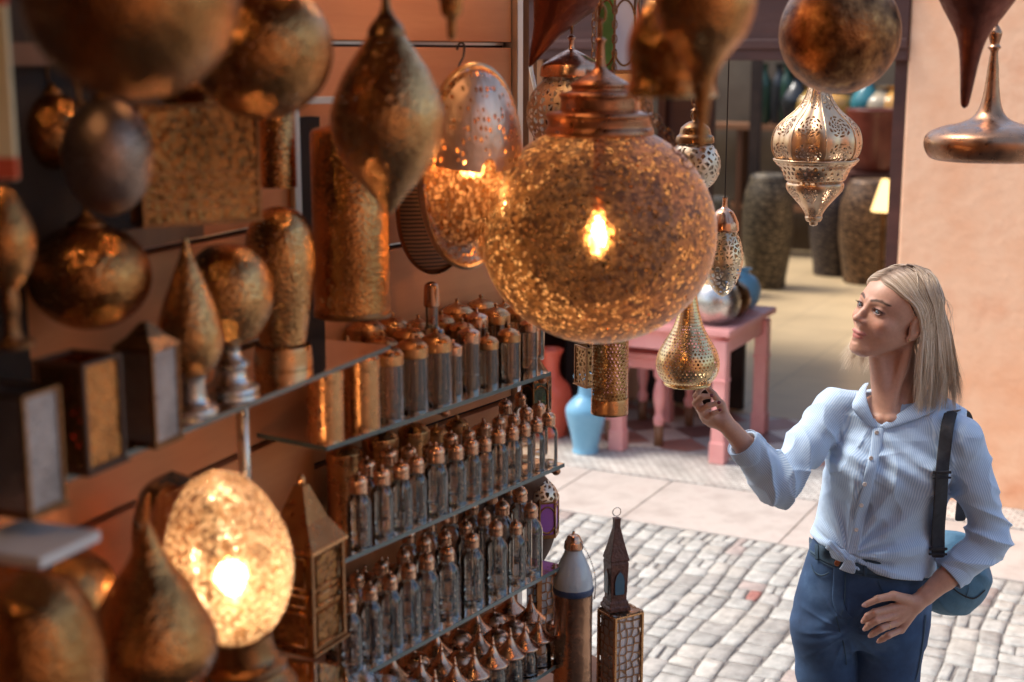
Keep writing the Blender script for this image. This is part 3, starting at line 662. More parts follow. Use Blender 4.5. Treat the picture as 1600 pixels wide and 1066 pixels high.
# 13 green / white / red glass star lantern
M['greeng'] = thin_glass('green_glass', (.15, .55, .2), (.05, .3, .1)); M['redg'] = thin_glass('red_glass', (.8, .08, .05), (.4, .03, .02)); M['milk'] = noise_mat('milk_glass', (.7, .66, .74), (.8, .76, .82), rough=.25, bump=0)
M['greenp'] = noise_mat('green_panel', (.12, .42, .14), (.2, .55, .2), rough=.2, bump=0); M['redp'] = noise_mat('red_panel', (.6, .05, .03), (.7, .1, .06), rough=.2, bump=0); M['violet'] = noise_mat('violet_panel', (.35, .10, .42), (.42, .16, .5), rough=.15, bump=0)
def hexl(name, label, px, py, Y, w, h, mats, z0=0, ctop=False, rot=0):
    m = MPP(py, Y); t = thing(name, label, 'lantern', P(px, py, Y), (0, 0, rot)); n = 6; R_ = w*m/2
    b = MB()
    for k in range(n):
        a = 2*PI*k/n; x, y = R_*math.cos(a), R_*math.sin(a); b.tube([(x, y, 0), (x, y, h*m)], 2.2*m, 5)
    b.lathe([(R_*1.08, -3*m), (R_*1.08, 3*m)], 6, cap=True, smooth=False); b.lathe([(R_*1.08, h*m-3*m), (R_*1.08, h*m+3*m), (R_*.3, h*m+26*m), (R_*.12, h*m+36*m)], 6, cap=True, smooth=False)
    b.build('frame', M['old'], t)
    for k in range(n):
        a0, a1 = 2*PI*k/n, 2*PI*(k+1)/n; r = R_*.97
        p = [(r*math.cos(a0), r*math.sin(a0)), (r*math.cos(a1), r*math.sin(a1))]
        MB().add([(p[0][0], p[0][1], 3*m), (p[1][0], p[1][1], 3*m), (p[1][0], p[1][1], h*m-3*m), (p[0][0], p[0][1], h*m-3*m)], [(0, 1, 2, 3)], False).build('pane', M[mats[k % len(mats)]], t, solid=.002)
        fr = MB()   # cusped arch fretwork over each pane
        q = lambda u, v: (p[0][0]*(1-u)+p[1][0]*u, p[0][1]*(1-u)+p[1][1]*u, v*m)
        r1 = 1.03
        ap = [(u, h*(.72+.2*math.sin(PI*u)**.6)-4) for u in [i/10 for i in range(11)]]
        fr.tube([tuple(c*r1 if j < 2 else c for j, c in enumerate(q(u, v))) for u, v in ap], 1.8*m, 5)
        fr.build('arch_tracery', M['old'], t); fr = MB()
        ap = [(u, h*(.26-.2*math.sin(PI*u)**.6)+2) for u in [i/10 for i in range(11)]]
        fr.tube([tuple(c*r1 if j < 2 else c for j, c in enumerate(q(u, v))) for u, v in ap], 1.8*m, 5)
        fr.build('arch_tracery', M['old'], t)
    if ctop: chain_mb((h+36)*m, HZ-t.location.z).build('chain', M['old'], t)
    return t
hexl('glass_lantern', 'six-sided hanging glass lantern with green, milky white and red panes', 966, 112, 3.2, 66, 122, ['milk', 'redp', 'redp', 'greenp', 'milk', 'redp'], ctop=True, rot=.25)
hexl('glass_lantern', 'small dark-framed lantern with green glass panes at the end of the top bottle shelf', 838, 642, 3.16, 46, 52, ['greeng', 'darkint'], rot=.3)
hexl('glass_lantern', 'violet glass lantern with pierced dome at the end of the third bottle shelf', 848, 832, 3.2, 50, 56, ['violet'], rot=.3)
t = thing('pierced_dome_lantern', 'pierced metal dome sitting over the violet glass lantern', 'lantern', P(842, 770, 3.2)) if False else None
# 14 dark horn, lattice frame
pendant('horn_lantern', 'dark horn-shaped lantern at the top beside the brown lattice frame', 858, 40, 3.05,
    [('body', 'darkbronze', [(0, -72), (4, -64), (12, -40), (22, -10), (42, 30), (56, 60), (40, 90), (10, 100)])], ctop=100, rot=(0, .45, 0))
lf = thing('lattice_screen', 'upright brown wooden screen strips with metal fretwork beyond the wall end', 'screen', P(826, 200, 3.38))
mm = MPP(150, 3.38)
for x, w in ((-6, 12), (10, 5)): MB().box((x*mm, 0, 60*mm), (w*mm, .05, 420*mm)).build('upright', M['wood2'], lf, bevel=.002)
MB().box((-13*mm, 0, 60*mm), (8*mm, .002, 400*mm)).build('fretwork', M['fil'], lf)
MB().tube([(2*mm, -.06, 96*mm), (18*mm, -.06, 20*mm), (24*mm, -.07, -20*mm)], 3*mm).build('bracket', M['white'], lf)

# ---------------- near, blurred lanterns on the left
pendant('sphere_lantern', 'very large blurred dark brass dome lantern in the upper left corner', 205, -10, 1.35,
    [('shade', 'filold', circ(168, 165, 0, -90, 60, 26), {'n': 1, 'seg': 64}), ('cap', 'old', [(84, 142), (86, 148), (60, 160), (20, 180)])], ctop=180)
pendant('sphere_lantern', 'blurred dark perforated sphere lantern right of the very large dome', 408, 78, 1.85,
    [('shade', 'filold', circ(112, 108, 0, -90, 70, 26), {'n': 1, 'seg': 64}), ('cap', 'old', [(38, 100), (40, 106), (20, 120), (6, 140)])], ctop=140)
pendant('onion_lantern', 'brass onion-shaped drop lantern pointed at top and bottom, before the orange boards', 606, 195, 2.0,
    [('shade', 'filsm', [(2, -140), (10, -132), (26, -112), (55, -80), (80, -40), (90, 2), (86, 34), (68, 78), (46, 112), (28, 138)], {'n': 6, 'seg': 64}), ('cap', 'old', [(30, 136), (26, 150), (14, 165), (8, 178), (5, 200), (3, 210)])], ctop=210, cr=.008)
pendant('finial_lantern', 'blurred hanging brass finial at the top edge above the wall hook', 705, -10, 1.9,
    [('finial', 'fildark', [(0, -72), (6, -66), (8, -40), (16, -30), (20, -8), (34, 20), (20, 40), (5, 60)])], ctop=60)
# disc lamps (tilted shallow drums)
def disc(name, label, px, py, Y, w, h, rz, tilt, mats, dep=.35, lit=0, back='old'):
    m = MPP(py, Y); t = thing(name, label, 'lantern', P(px, py, Y), (PI/2+tilt, 0, rz)); R_ = h*m
    fr = [(0, dep*R_), (.35*R_, dep*.95*R_), (.62*R_, dep*.78*R_), (.82*R_, dep*.5*R_), (.95*R_, dep*.2*R_), (R_, 0)]
    MB().lathe(spline(fr, 5), 64).build('face', M[mats[0]], t)
    MB().lathe([(R_, -.012), (R_*1.03, -.005), (R_*1.03, .006), (R_, .01)], 64).build('rim', M[mats[1]], t)
    MB().lathe(spline([(R_, -.008), (.9*R_, -.2*R_), (.5*R_, -.32*R_), (0, -.34*R_)], 4), 48).build('back', M[back], t)
    t.scale = (w/h, 1, 1)
    if lit:
        MB().ell((R_*.1, 0, 0), (.018, .018, .03), 12, 8).build('bulb', M['bulb'], t)
        plight(t.location+Vector((.0, -.01, 0)), lit, .02)
    return t
M['mosdisc'] = mosaic('disc_mosaic', c1=(.62, .36, .18), c2=(.18, .08, .03), scale=95, clear=.3)
d1 = disc('disc_lantern', 'large shallow oval lantern of beaded mosaic with pale pierced upper face on the wall', 736, 262, 2.62, 86, 158, .50, .10, ['mosdisc', 'pale'], lit=.9)
mm = MPP(262, 2.62); R_ = 158*mm
M['filtop'] = filigree('pierced_top', (.92, .62, .46), 55, .30, 'dot', rough=.42, rnd=.5)
v = []; f = []; ns, nr = 24, 8       # pierced metal crescent on the upper half of the face
for i in range(nr+1):
    for k in range(ns+1):
        a = PI*(0.02+.96*k/ns); r = R_*(.15+.80*i/nr); x = r*math.cos(a); y = r*math.sin(a)*1.0
        e = (x*x+y*y)**.5/R_; zz = R_*.35*float(np.interp(e, [0, .35, .62, .82, .95, 1], [1, .95, .78, .5, .2, 0]))+.006
        v.append((x, y, zz))
for i in range(nr):
    for k in range(ns): f.append((i*(ns+1)+k, i*(ns+1)+k+1, (i+1)*(ns+1)+k+1, (i+1)*(ns+1)+k))
MB().add(v, f).build('pierced_crescent', M['filtop'], d1)
t_ = NT('wicker'); w_ = t_.n('TexWave', {'Vector': coord(t_), 'Scale': 38, 'Distortion': .6}, wave_type='BANDS', bands_direction='Y').outputs[1]
M['wicker'] = t_.fin(t_.n('BsdfPrincipled', {'Base Color': ramp(t_, w_, [(.2, (.05, .02, .01)), (.7, (.30, .13, .06))]), 'Roughness': .6}).outputs[0])
disc('disc_lantern', 'ribbed brown wicker disc tucked behind the beaded oval lantern', 682, 320, 2.84, 66, 108, .5, .1, ['wicker', 'old'], dep=.1)
hk = MB(); c0 = P(722, 108, 2.72)
hk.tube(spline([tuple(P(714, 78, 2.8)), tuple(P(718, 68, 2.8)), tuple(P(725, 70, 2.8)), tuple(P(724, 88, 2.79)), tuple(P(717, 104, 2.76)), tuple(P(728, 106, 2.7)), tuple(P(740, 112, 2.62))], 5), .0022)
tag(hk.build('hook', M['iron']), 'bent dark wire hook holding up the beaded oval lantern', 'hook')
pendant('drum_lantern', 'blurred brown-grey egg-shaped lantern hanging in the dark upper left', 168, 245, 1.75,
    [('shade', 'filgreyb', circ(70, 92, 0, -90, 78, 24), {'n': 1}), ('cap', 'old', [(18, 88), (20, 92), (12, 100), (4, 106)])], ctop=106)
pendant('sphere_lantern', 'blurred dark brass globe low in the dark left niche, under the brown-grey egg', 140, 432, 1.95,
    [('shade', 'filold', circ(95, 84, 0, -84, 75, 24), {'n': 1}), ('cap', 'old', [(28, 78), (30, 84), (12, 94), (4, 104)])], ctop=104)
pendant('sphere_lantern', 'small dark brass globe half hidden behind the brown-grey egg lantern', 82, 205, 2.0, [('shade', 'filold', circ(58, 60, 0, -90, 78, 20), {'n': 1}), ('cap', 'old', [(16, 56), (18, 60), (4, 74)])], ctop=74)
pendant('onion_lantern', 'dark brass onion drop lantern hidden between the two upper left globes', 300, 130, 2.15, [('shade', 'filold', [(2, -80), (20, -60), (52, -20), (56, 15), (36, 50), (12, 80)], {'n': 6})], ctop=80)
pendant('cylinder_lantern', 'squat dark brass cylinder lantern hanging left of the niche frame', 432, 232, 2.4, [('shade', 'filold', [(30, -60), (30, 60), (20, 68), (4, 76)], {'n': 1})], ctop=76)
# gold panel lantern, lit
bl = box_lantern('panel_lantern', 'wide gold fretwork panel lantern glowing behind the greyish disc', 308, 345, 2.05, 185, 180, .55, 'engraved', 'old', depth=60)
b = MB(); mq = MPP(345, 2.05)
for i in range(5): b.box((0, -31*mq, (22+i*14)*mq), (182*mq, .004, 4*mq))
b.build('moulding', M['old'], bl)
# tall dark cylinder lamp in its niche
nf = thing('niche_surround', 'pale upright surround of the dark niche holding the tall cylinder lamp', 'surround', P(462, 345, 2.62), (0, 0, .6))
mq = MPP(260, 2.62)
MB().box((0, 0, 0), (12*mq, .03, 400*mq)).box((60*mq, .01, 186*mq), (120*mq, .03, 11*mq)).build('frame', M['white'], nf, bevel=.002)
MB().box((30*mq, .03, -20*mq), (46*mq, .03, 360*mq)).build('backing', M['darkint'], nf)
pendant('cylinder_lantern', 'tall dark brass cylinder lamp standing in shadow below the onion lantern', 548, 345, 2.42,
    [('shade', 'filold', [(60, -146), (60, 136), (56, 142), (30, 150), (0, 152)], {'n': 1}), ('rim', 'old', [(58, -150), (62, -150), (62, -142), (60, -140)], {'n': 1})])
# left margin
pendant('onion_lantern', 'blurred brass onion lamp cut by the left edge on a thin stem', 8, 380, 1.5,
    [('shade', 'filold', [(4, 90), (20, 74), (42, 30), (46, -5), (34, -45), (14, -72)][::-1]), ('stand', 'old', [(34, -165), (34, -158), (16, -150), (12, -120), (16, -100), (12, -72)])])
fl = MB().box((0, 0, 0), (.02, .01, .20)).build('striped_tag', noise_mat('cream_cloth', (.8, .68, .45), (.85, .75, .5), rough=.9)); fl.location = P(2, 128, 1.5); tag(fl, 'cream strip with red ends hanging at the left edge', 'tag')
for z in (.088, -.088):
    r_ = MB().box((0, 0, z), (.021, .011, .022)).build('red_end', M['red'], fl)
pass
# ---------------- things standing on the long glass shelf
SBZ = 1.70; SB_R = P(523, 575, 2.29); SB_L = P(0, 785, 1.57)
sv = (SB_L-SB_R); sv.z = 0; sv.normalize(); sn = Vector((-sv.y, sv.x, 0)); sn = -sn if sn.x > 0 else sn
Mx = MFR(Vector((SB_R.x, SB_R.y, 0)), sv, sn)
sf = thing('glass_shelf', 'long greenish glass shelf in front carrying the blurred table lamps', 'shelf')
MB().box((.75, .125, SBZ-.004), (1.9, .25, .008), Mx).build('pane', M['shelfglass'], sf)
MB().box((.75, .0005, SBZ-.004), (1.9, .002, .0078), Mx).build('front_edge', M['edgeglass'], sf)
MB().box((1.35, .10, SBZ-.012), (.85, .20, .006), Mx).build('pane_support', M['white'], sf) if False else None
def on(px, z, Y): # point on height z seen at px, at distance Y
    s_ = P(px, 600, Y); k = (px-800)/F
    d = math.cos(T)*Y+(CH-z)*math.sin(T); return Vector((k*d, Y, z))
def standing(name, label, px, Y, z, parts, bulb=None, **kw):
    c = on(px, z, Y); v_ = (Vector((0, 0, c.z-CH))); py = 533-F*(((c.z-CH)*math.cos(T)+Y*math.sin(T))/(Y*math.cos(T)-(c.z-CH)*math.sin(T)))
    t = pendant(name, label, px, py, Y, parts, bulb=bulb, cat=kw.get('cat', 'lamp')); t.location = c; return t
base_ = lambda w: [(w, 0), (w, 6), (w*.7, 12), (w*.5, 24), (w*.6, 30), (w*.45, 38), (w*.35, 50)]
standing('capsule_lamp', 'tall capsule-shaped brass table lamp on the glass shelf nearest the niche', 443, 2.30, SBZ+.001,
    [('base', 'brass', [(46, 0), (46, 8), (44, 30), (42, 34)]), ('shade', 'filsm', [(36, 32), (40, 60), (50, 120), (54, 170), (48, 215), (28, 242), (0, 250)])])
standing('sphere_lamp', 'round brass table lamp on a turned stem beside the capsule lamp', 362, 2.12, SBZ+.001,
    [('base', 'silver', [(42, 0), (42, 8), (30, 16), (24, 34), (30, 44), (20, 54), (16, 66), (24, 74)]), ('shade', 'filsm', [(20, 72), (44, 88), (66, 125), (70, 160), (58, 200), (30, 226), (0, 232)])])
standing('teardrop_lamp', 'teardrop-shaped brass table lamp with pointed tip between round lamp and pale box', 302, 1.98, SBZ+.001,
    [('base', 'silver', [(38, 0), (38, 10), (24, 22), (20, 50), (24, 62)]), ('shade', 'filsm', [(20, 60), (40, 80), (52, 118), (44, 160), (26, 210), (10, 250), (3, 276)])])
def grey_box(label, px, Y, w, h, rz, gl=None, roof=0, mat='filgrey', fr='old', name='box_lantern', depth=None):
    c = on(px, SBZ+.004, Y); o = box_lantern(name, label, px, 700, Y, w, h, rz, mat, fr, roof=roof, depth=depth); o.location = c; return o
SR = -.38
grey_box('pale grey pierced box lantern with brass lid left of the teardrop lamp', 236, 1.83, 64, 150, SR, roof=36)
gb = grey_box('dark box lantern with glowing red glass between two pale boxes', 130, 1.72, 88, 170, SR, mat='fildark', fr='wood')
mq = MPP(700, 1.72)
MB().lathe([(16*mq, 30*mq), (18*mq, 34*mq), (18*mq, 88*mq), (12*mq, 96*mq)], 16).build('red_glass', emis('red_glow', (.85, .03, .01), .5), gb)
grey_box('largest pale grey pierced box lantern cut by the left edge', 22, 1.55, 130, 190, SR, depth=80)
bc = MB().box((0, 0, .006), (.11, .10, .012)).build('white_card', M['white'], bevel=.001); bc.location = on(52, SBZ+.002, 1.50); bc.rotation_euler = (0, 0, SR); tag(bc, 'thin pale slab lying under the largest grey box lantern', 'slab')
bc.location = on(48, SBZ-.03, 1.5)
# glass rod post and lower shelf
post = thing('glass_post', 'shiny upright post holding the long glass shelf', 'post', on(390, 1.30, 2.3))
MB().tube([(0, 0, 0), (0, 0, .385)], .011, 12).build('tube', M['silver'], post); MB().lathe([(.018, 0), (.018, .01)], 16, cap=True).build('foot', M['silver'], post); MB().lathe([(.018, .375), (.018, .389)], 16, cap=True).build('top_clamp', M['silver'], post)
LZ = 1.22
lw = thing('glass_shelf', 'lower front glass shelf carrying the glowing egg lamp and house lantern', 'shelf')
MB().box((.88, .10, LZ-.004), (1.60, .56, .008), Mx).build('pane', M['shelfglass'], lw)
MB().box((.88, -.181, LZ-.004), (1.60, .002, .0078), Mx).build('front_edge', M['edgeglass'], lw)
# lit egg lamp
eg = standing('egg_lamp', 'brightly glowing egg-shaped mosaic table lamp on a dark brass foot', 402, 1.98, LZ+.001,
    [('base', 'old', [(84, 0), (84, 14), (80, 30), (70, 44), (72, 56), (60, 80), (62, 92), (50, 104), (46, 124), (46, 140)]), ('shade', 'egg', [(36, 138), (64, 162), (88, 206), (97, 251), (92, 301), (70, 356), (40, 392), (0, 408)], {'n': 7, 'seg': 72})], bulb=(0, 231, 17))
eg.rotation_euler = (0, -.13, 0); eg.location.z += .014
plight(eg.location+Vector((-.03, 0, .225)), 3.6, .02)
# clear glass dome behind, house lantern
M['glassd'] = thin_glass('smoky_glass', (.62, .42, .3), (.3, .2, .16), 1.2)
standing('glass_cloche', 'tall smoky glass cloche standing behind the glowing egg lamp', 286, 2.05, LZ+.001, [('dome', 'glassd', [(62, 0), (64, 100), (66, 240), (62, 310), (44, 360), (0, 384)]), ('base', 'old', [(70, 0), (70, 8), (60, 12)], {'n': 1})], cat='cloche')
hl = grey_box('tall brass house-shaped lantern with pyramid roof right of the glowing egg', 470, 2.28, 88, 165, -.45, mat='engraved', fr='old', roof=95, name='house_lantern')
hl.location = on(478, LZ+.006, 2.30)
mq = MPP(700, 2.28)
for z0_, z1_ in ((8, 62), (74, 92), (104, 156)):
    for ax in (0, 1):
        b = MB(); r_ = 45*mq
        P4 = [(-32, z0_), (32, z0_), (32, z1_), (-32, z1_)]
        b.tube([(x*mq, -r_, z*mq) if ax == 0 else (r_, x*mq, z*mq) for x, z in P4], 2.2*mq, 5, True)
        b.build('panel_frame', M['brass'], hl)
MB().box((0, 0, 166*mq), (104*mq, 104*mq, 6*mq)).build('eaves', M['brass'], hl, bevel=.001)
MB().ell((0, 0, 266*mq), (7*mq, 7*mq, 12*mq), 10, 8).build('finial', M['brass'], hl)
standing('onion_lamp', 'dark brass onion-shaped lamp with curling tip in front of the glowing egg', 255, 1.66, LZ+.001,
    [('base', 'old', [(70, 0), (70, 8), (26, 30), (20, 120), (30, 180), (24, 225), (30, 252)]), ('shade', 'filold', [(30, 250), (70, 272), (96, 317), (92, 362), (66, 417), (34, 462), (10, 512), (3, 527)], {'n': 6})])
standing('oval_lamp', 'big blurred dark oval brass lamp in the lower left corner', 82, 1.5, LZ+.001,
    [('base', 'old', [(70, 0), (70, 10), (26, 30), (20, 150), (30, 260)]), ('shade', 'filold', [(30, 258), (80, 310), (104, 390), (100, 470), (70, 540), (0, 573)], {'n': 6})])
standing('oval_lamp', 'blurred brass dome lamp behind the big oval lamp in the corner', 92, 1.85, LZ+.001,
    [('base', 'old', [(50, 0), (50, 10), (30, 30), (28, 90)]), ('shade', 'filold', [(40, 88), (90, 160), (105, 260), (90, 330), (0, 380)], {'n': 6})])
# ---------------- right end of the shelves: flask, house lantern, pierced box, drum, sconce
def sp_(px, py, Y): return P(px, py, Y)
M['hammered'] = brass('hammered_copper', (.50, .28, .17), rough=.2, bump=.4, scale=70)
M['frost'] = noise_mat('frosted_glass', (.42, .49, .53), (.56, .62, .66), rough=.15, bump=.15, bscale=60, coat=.5)
M['navy'] = noise_mat('navy_band', (.03, .05, .11), (.05, .08, .16), rough=.4)
fk = pendant('flask', 'hammered metal flask with frosted glass shoulder, navy band and brass lid', 895, 990, 3.0,
    [('body', 'hammered', [(30, -190), (31, -150), (30, 0), (30.5, 66), (31, 70)], {'n': 3, 'seg': 48}), ('band', 'navy', [(31, 69), (32, 72), (32, 77), (31, 79)], {'n': 2}),
     ('shoulder', 'frost', [(31, 78), (30, 92), (24, 112), (15, 132), (13, 140)], {'n': 5}), ('lid', 'copper', [(14, 139), (15, 141), (14, 150), (13, 152), (9, 160), (3, 163), (2, 167)], {'n': 4})], cat='flask')
b = MB(); mq = MPP(990, 3.0)
ch = spline([(11, -8, 152), (24, -14, 130), (33, -8, 100), (34, -4, 75), (33, -4, 60)], 8)
for q in ch: b.ell((q[0]*mq, q[1]*mq, q[2]*mq), (.0016, .0016, .0022), 6, 4)
b.build('bead_chain', M['silver'], fk)
# pierced box, tiled top, carrying the wooden house lantern
m = MPP(980, 3.05); Y0 = 3.05
M['filarab'] = filigree('arabesque_panel', (.50, .27, .15), 52, .07, 'edge', rough=.4, rnd=.45)
M['liner'] = noise_mat('white_liner', (.75, .68, .64), (.82, .76, .72), rough=.6, bump=0)
bx_ = box_lantern('box_lantern', 'tall curved pierced brass box lantern with white lining beside the flask', 966, 1190, 3.12, 50, 250, .55, 'filarab', 'brass', depth=44)
bz = bx_.location.z; mz = MPP(1190, 3.12)
MB().box((0, 0, 125*mz), (45*mz, 39*mz, 246*mz)).build('lining', M['liner'], bx_)
MB().box((0, 0, 251*mz), (52*mz, 46*mz, 3*mz)).build('top_panel', M['filarab'], bx_)
hz0 = bz+254*mz
M['carved'] = noise_mat('carved_wood', (.07, .025, .018), (.17, .07, .045), scale=60, rough=.4, bump=.9, bscale=180, dist=.004)
wl = thing('house_lantern', 'carved dark wooden lantern with tall spire, blue arched window and wire loop', 'lantern', Vector((bx_.location.x-.012, bx_.location.y, hz0)), (0, 0, .35))
k = m
b = MB(); b.lathe([(26*k, 0), (26*k, 6*k), (23*k, 8*k), (22*k, 14*k), (19*k, 17*k), (19*k, 22*k)], 4, cap=True, smooth=False); b.build('base', M['carved'], wl, bevel=.001).rotation_euler = (0, 0, PI/4)
b = MB(); b.lathe([(19*k, 22*k), (22*k, 78*k), (20*k, 82*k)], 4, cap=True, smooth=False); bo = b.build('house_body', M['carved'], wl, bevel=.001); bo.rotation_euler = (0, 0, PI/4)
b = MB(); b.lathe([(22*k, 82*k), (23*k, 84*k), (15*k, 108*k), (8*k, 132*k), (7*k, 134*k), (7*k, 148*k), (8*k, 150*k)], 4, cap=True, smooth=False); b.build('spire', M['carved'], wl, bevel=.001).rotation_euler = (0, 0, PI/4)
M['bluewin'] = noise_mat('blue_glass_pane', (.06, .13, .19), (.12, .22, .28), rough=.1, bump=0)
for s_ in (-1, 1):
    for ax in (0, 1):
        pts = [(-8, 28), (8, 28), (8.5, 50), (6, 60), (0, 67), (-6, 60), (-8.5, 50)]
        rr = (14.7+1.2)*k
        vv = [(x*k, -rr*s_, z*k) if ax == 0 else (rr*s_, x*k, z*k) for x, z in pts]
        w1 = MB().add(vv, [tuple(range(7))], False).build('window', M['bluewin'], wl, solid=.0015)
        MB().tube([(Vector(q)*1.0) for q in vv], .0012, 5, True).build('window_frame', M['carved'], w1)
MB().tube(ring_pts((0, 0, 160*k), 7*k, 'y', 16), .0011, 5, True).build('wire_loop', M['silver'], wl).scale = (1, 1, 1.0)
# small sphere on ground level shelf peeping right
pendant('sphere_lantern', 'small gold pierced sphere peeping out at the right of the pierced box lantern', 978, 1040, 3.35, [('shade', 'filgourd', circ(17, 26, 0, -80, 80, 12), {'n': 1}), ('stand', 'brass', [(12, -90), (12, -84), (4, -70), (3, -24)])])
# brown round wooden drum edge and pierced panels behind the shelf ends
dr = thing('wooden_disc', 'large dark round wooden disc standing on edge behind the shelf ends', 'disc', P(797, 822, 3.14), (PI/2, 0, .75))
MB().lathe([(0, -.018), (.136, -.018), (.142, -.012), (.142, .012), (.136, .018), (.10, .02), (.095, .014), (0, .014)], 64).build('disc', M['wood'], dr)
pd_ = thing('pierced_panel', 'arabesque fretwork panel with white backing between lower shelf and flask', 'panel', P(846, 960, 3.2), (0, 0, .6))
mq = MPP(960, 3.2)
MB().box((0, 0, 0), (50*mq, .002, 150*mq)).build('fretwork', M['filarab'], pd_); MB().box((0, .006, 0), (50*mq, .002, 150*mq)).build('backing', M['liner'], pd_); MB().box((-8*mq, -.006, 0), (9*mq, .006, 150*mq)).box((26*mq, 0, 0), (3*mq, .008, 152*mq)).build('frame', M['brass'], pd_)
pendant('dome_lantern', 'pierced white metal dome lantern standing above the violet glass panes', 848, 778, 3.2, [('shade', 'filwhite', [(25, 0), (25, 4), (22, 14), (12, 26), (2, 32)], {'n': 4})])
tbx = thing('display_stand', 'dark wooden display stand low at the shelf end under flask and lanterns', 'stand', (.12, 3.25, 0), (0, 0, .6))
zt = P(895, 1180, 3.0).z
MB().box((0, 0, zt-.012), (.50, .42, .02)).build('stand_top', M['wood'], tbx, bevel=.003)
for sx in (-1, 1):
    for sy in (-1, 1): MB().box((sx*.22, sy*.18, zt/2-.01), (.03, .03, zt-.02)).build('leg', M['wood'], tbx)

# bulbs added out of view under the canopy to give the stall its warm glow
for i, (x, y, z, e, lab) in enumerate([(-.20, 2.15, 2.70, 8.5, 'added warm bulb on a cord, out of view under the canopy near the globe lantern'), (-.62, 1.35, 2.66, 7.5, 'added warm bulb on a cord, out of view under the canopy over the box lanterns'), (-.02, 2.75, 2.62, 8, 'added warm bulb on a cord, out of view under the canopy above the oval lantern')]):
    hb = thing('added_bulb', lab, 'lamp', (x, y, z))
    MB().ell((0, 0, 0), (.028, .028, .036), 16, 10).build('bulb', M['bulb'], hb)
    MB().tube([(0, 0, .034), (0, 0, .075)], .014).tube([(0, 0, .07), (0, 0, 2.97-z)], .003).build('socket', M['iron'], hb)
    plight((x, y, z), e, .03, (1, .47, .2))

nb = thing('niche', 'wooden niche panelling, near-black to put deep shade behind the upper left lanterns', 'panelling')  # near-black sheets on the flat wall, deep shadow put into their colour
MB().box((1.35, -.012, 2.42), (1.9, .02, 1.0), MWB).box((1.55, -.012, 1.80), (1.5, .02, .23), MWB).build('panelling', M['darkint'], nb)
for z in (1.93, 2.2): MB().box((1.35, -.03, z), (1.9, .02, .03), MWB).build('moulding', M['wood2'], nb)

plight(lp.location+Vector((-.25, -.3, .05)), 2, .05, (1, .6, .3)); plight(lp2.location+Vector((.0, -.1, .0)), 4, .05, (1, .6, .3))
# ================================================================ GLASS SHELVES WITH BOTTLES
def PX(v): return 800+F*v.x/(math.cos(T)*v.y+(CH-v.z)*math.sin(T))
class Shelf:
    def __init__(s, px, py, L, label, depth=.215):
        c = P(px, py, 3.0); s.z = c.z; s.R0 = Vector((c.x, c.y, 0)); s.L = L
        s.M = MFR(s.R0, aA, nA)
        t = thing('glass_shelf', label, 'shelf')
        MB().box((L/2, depth/2, s.z-.004), (L, depth, .008), s.M).build('pane', M['shelfglass'], t)
        MB().box((L/2, -.001, s.z-.004), (L, .002, .0078), s.M).box((-.001, depth/2, s.z-.004), (.002, depth, .0078), s.M).box((L+.001, depth/2, s.z-.004), (.002, depth, .0078), s.M).build('polished_edge', M['edgeglass'], t)
        for x in (.012, L*.5):
            MB().tube([s.M @ Vector((x, depth-.004, s.z-.016)), s.M @ Vector((x, .02, s.z-.016))], .007, 10).ell(tuple(s.M @ Vector((x, .012, s.z-.017))), (.010, .010, .009), 12, 8).build('bracket', M['copper2'], t)
    def pos(s, px, sd):
        lo, hi = -.3, 1.6
        for _ in range(40):
            m = (lo+hi)/2; v = s.R0+aA*m+nA*sd; v.z = s.z
            if PX(v) > px: lo = m
            else: hi = m
        v.z = s.z+.0008; return v
S1 = Shelf(860, 581, .72, 'top glass shelf of the bottle wall, crowded with wide brass-lidded jars')
S2 = Shelf(881, 724, .83, 'second glass shelf of the bottle wall, holding small clear bottles')
S3 = Shelf(879, 883, .83, 'third glass shelf of the bottle wall, holding taller clear bottles')
S4 = Shelf(876, 1034, .90, 'lowest glass shelf of the bottle wall, holding jars with pointed metal lids')
U = .001
def bottle(kind):
    t = thing(kind[0], 'x x x x', kind[1])
    body, base, cap, capm = kind[2:6]
    MB().lathe(spline([(r*U, z*U) for r, z in body], 5), 28).build('glass_body', M['glass' if len(kind) < 7 else kind[6]], t)
    MB().lathe(spline([(r*U, z*U) for r, z in base], 3), 28).build('thick_base', M['basegl'], t)
    MB().lathe(spline([(r*U, z*U) for r, z in cap], 4), 28).build('lid', M[capm], t)
    return t
M['basegl'] = thin_glass('base_glass', (.94, .86, .76), (.70, .58, .46), 1.4)
M['inner'] = thin_glass('tinted_glass', (.74, .60, .48), (.50, .38, .29), 1.5)
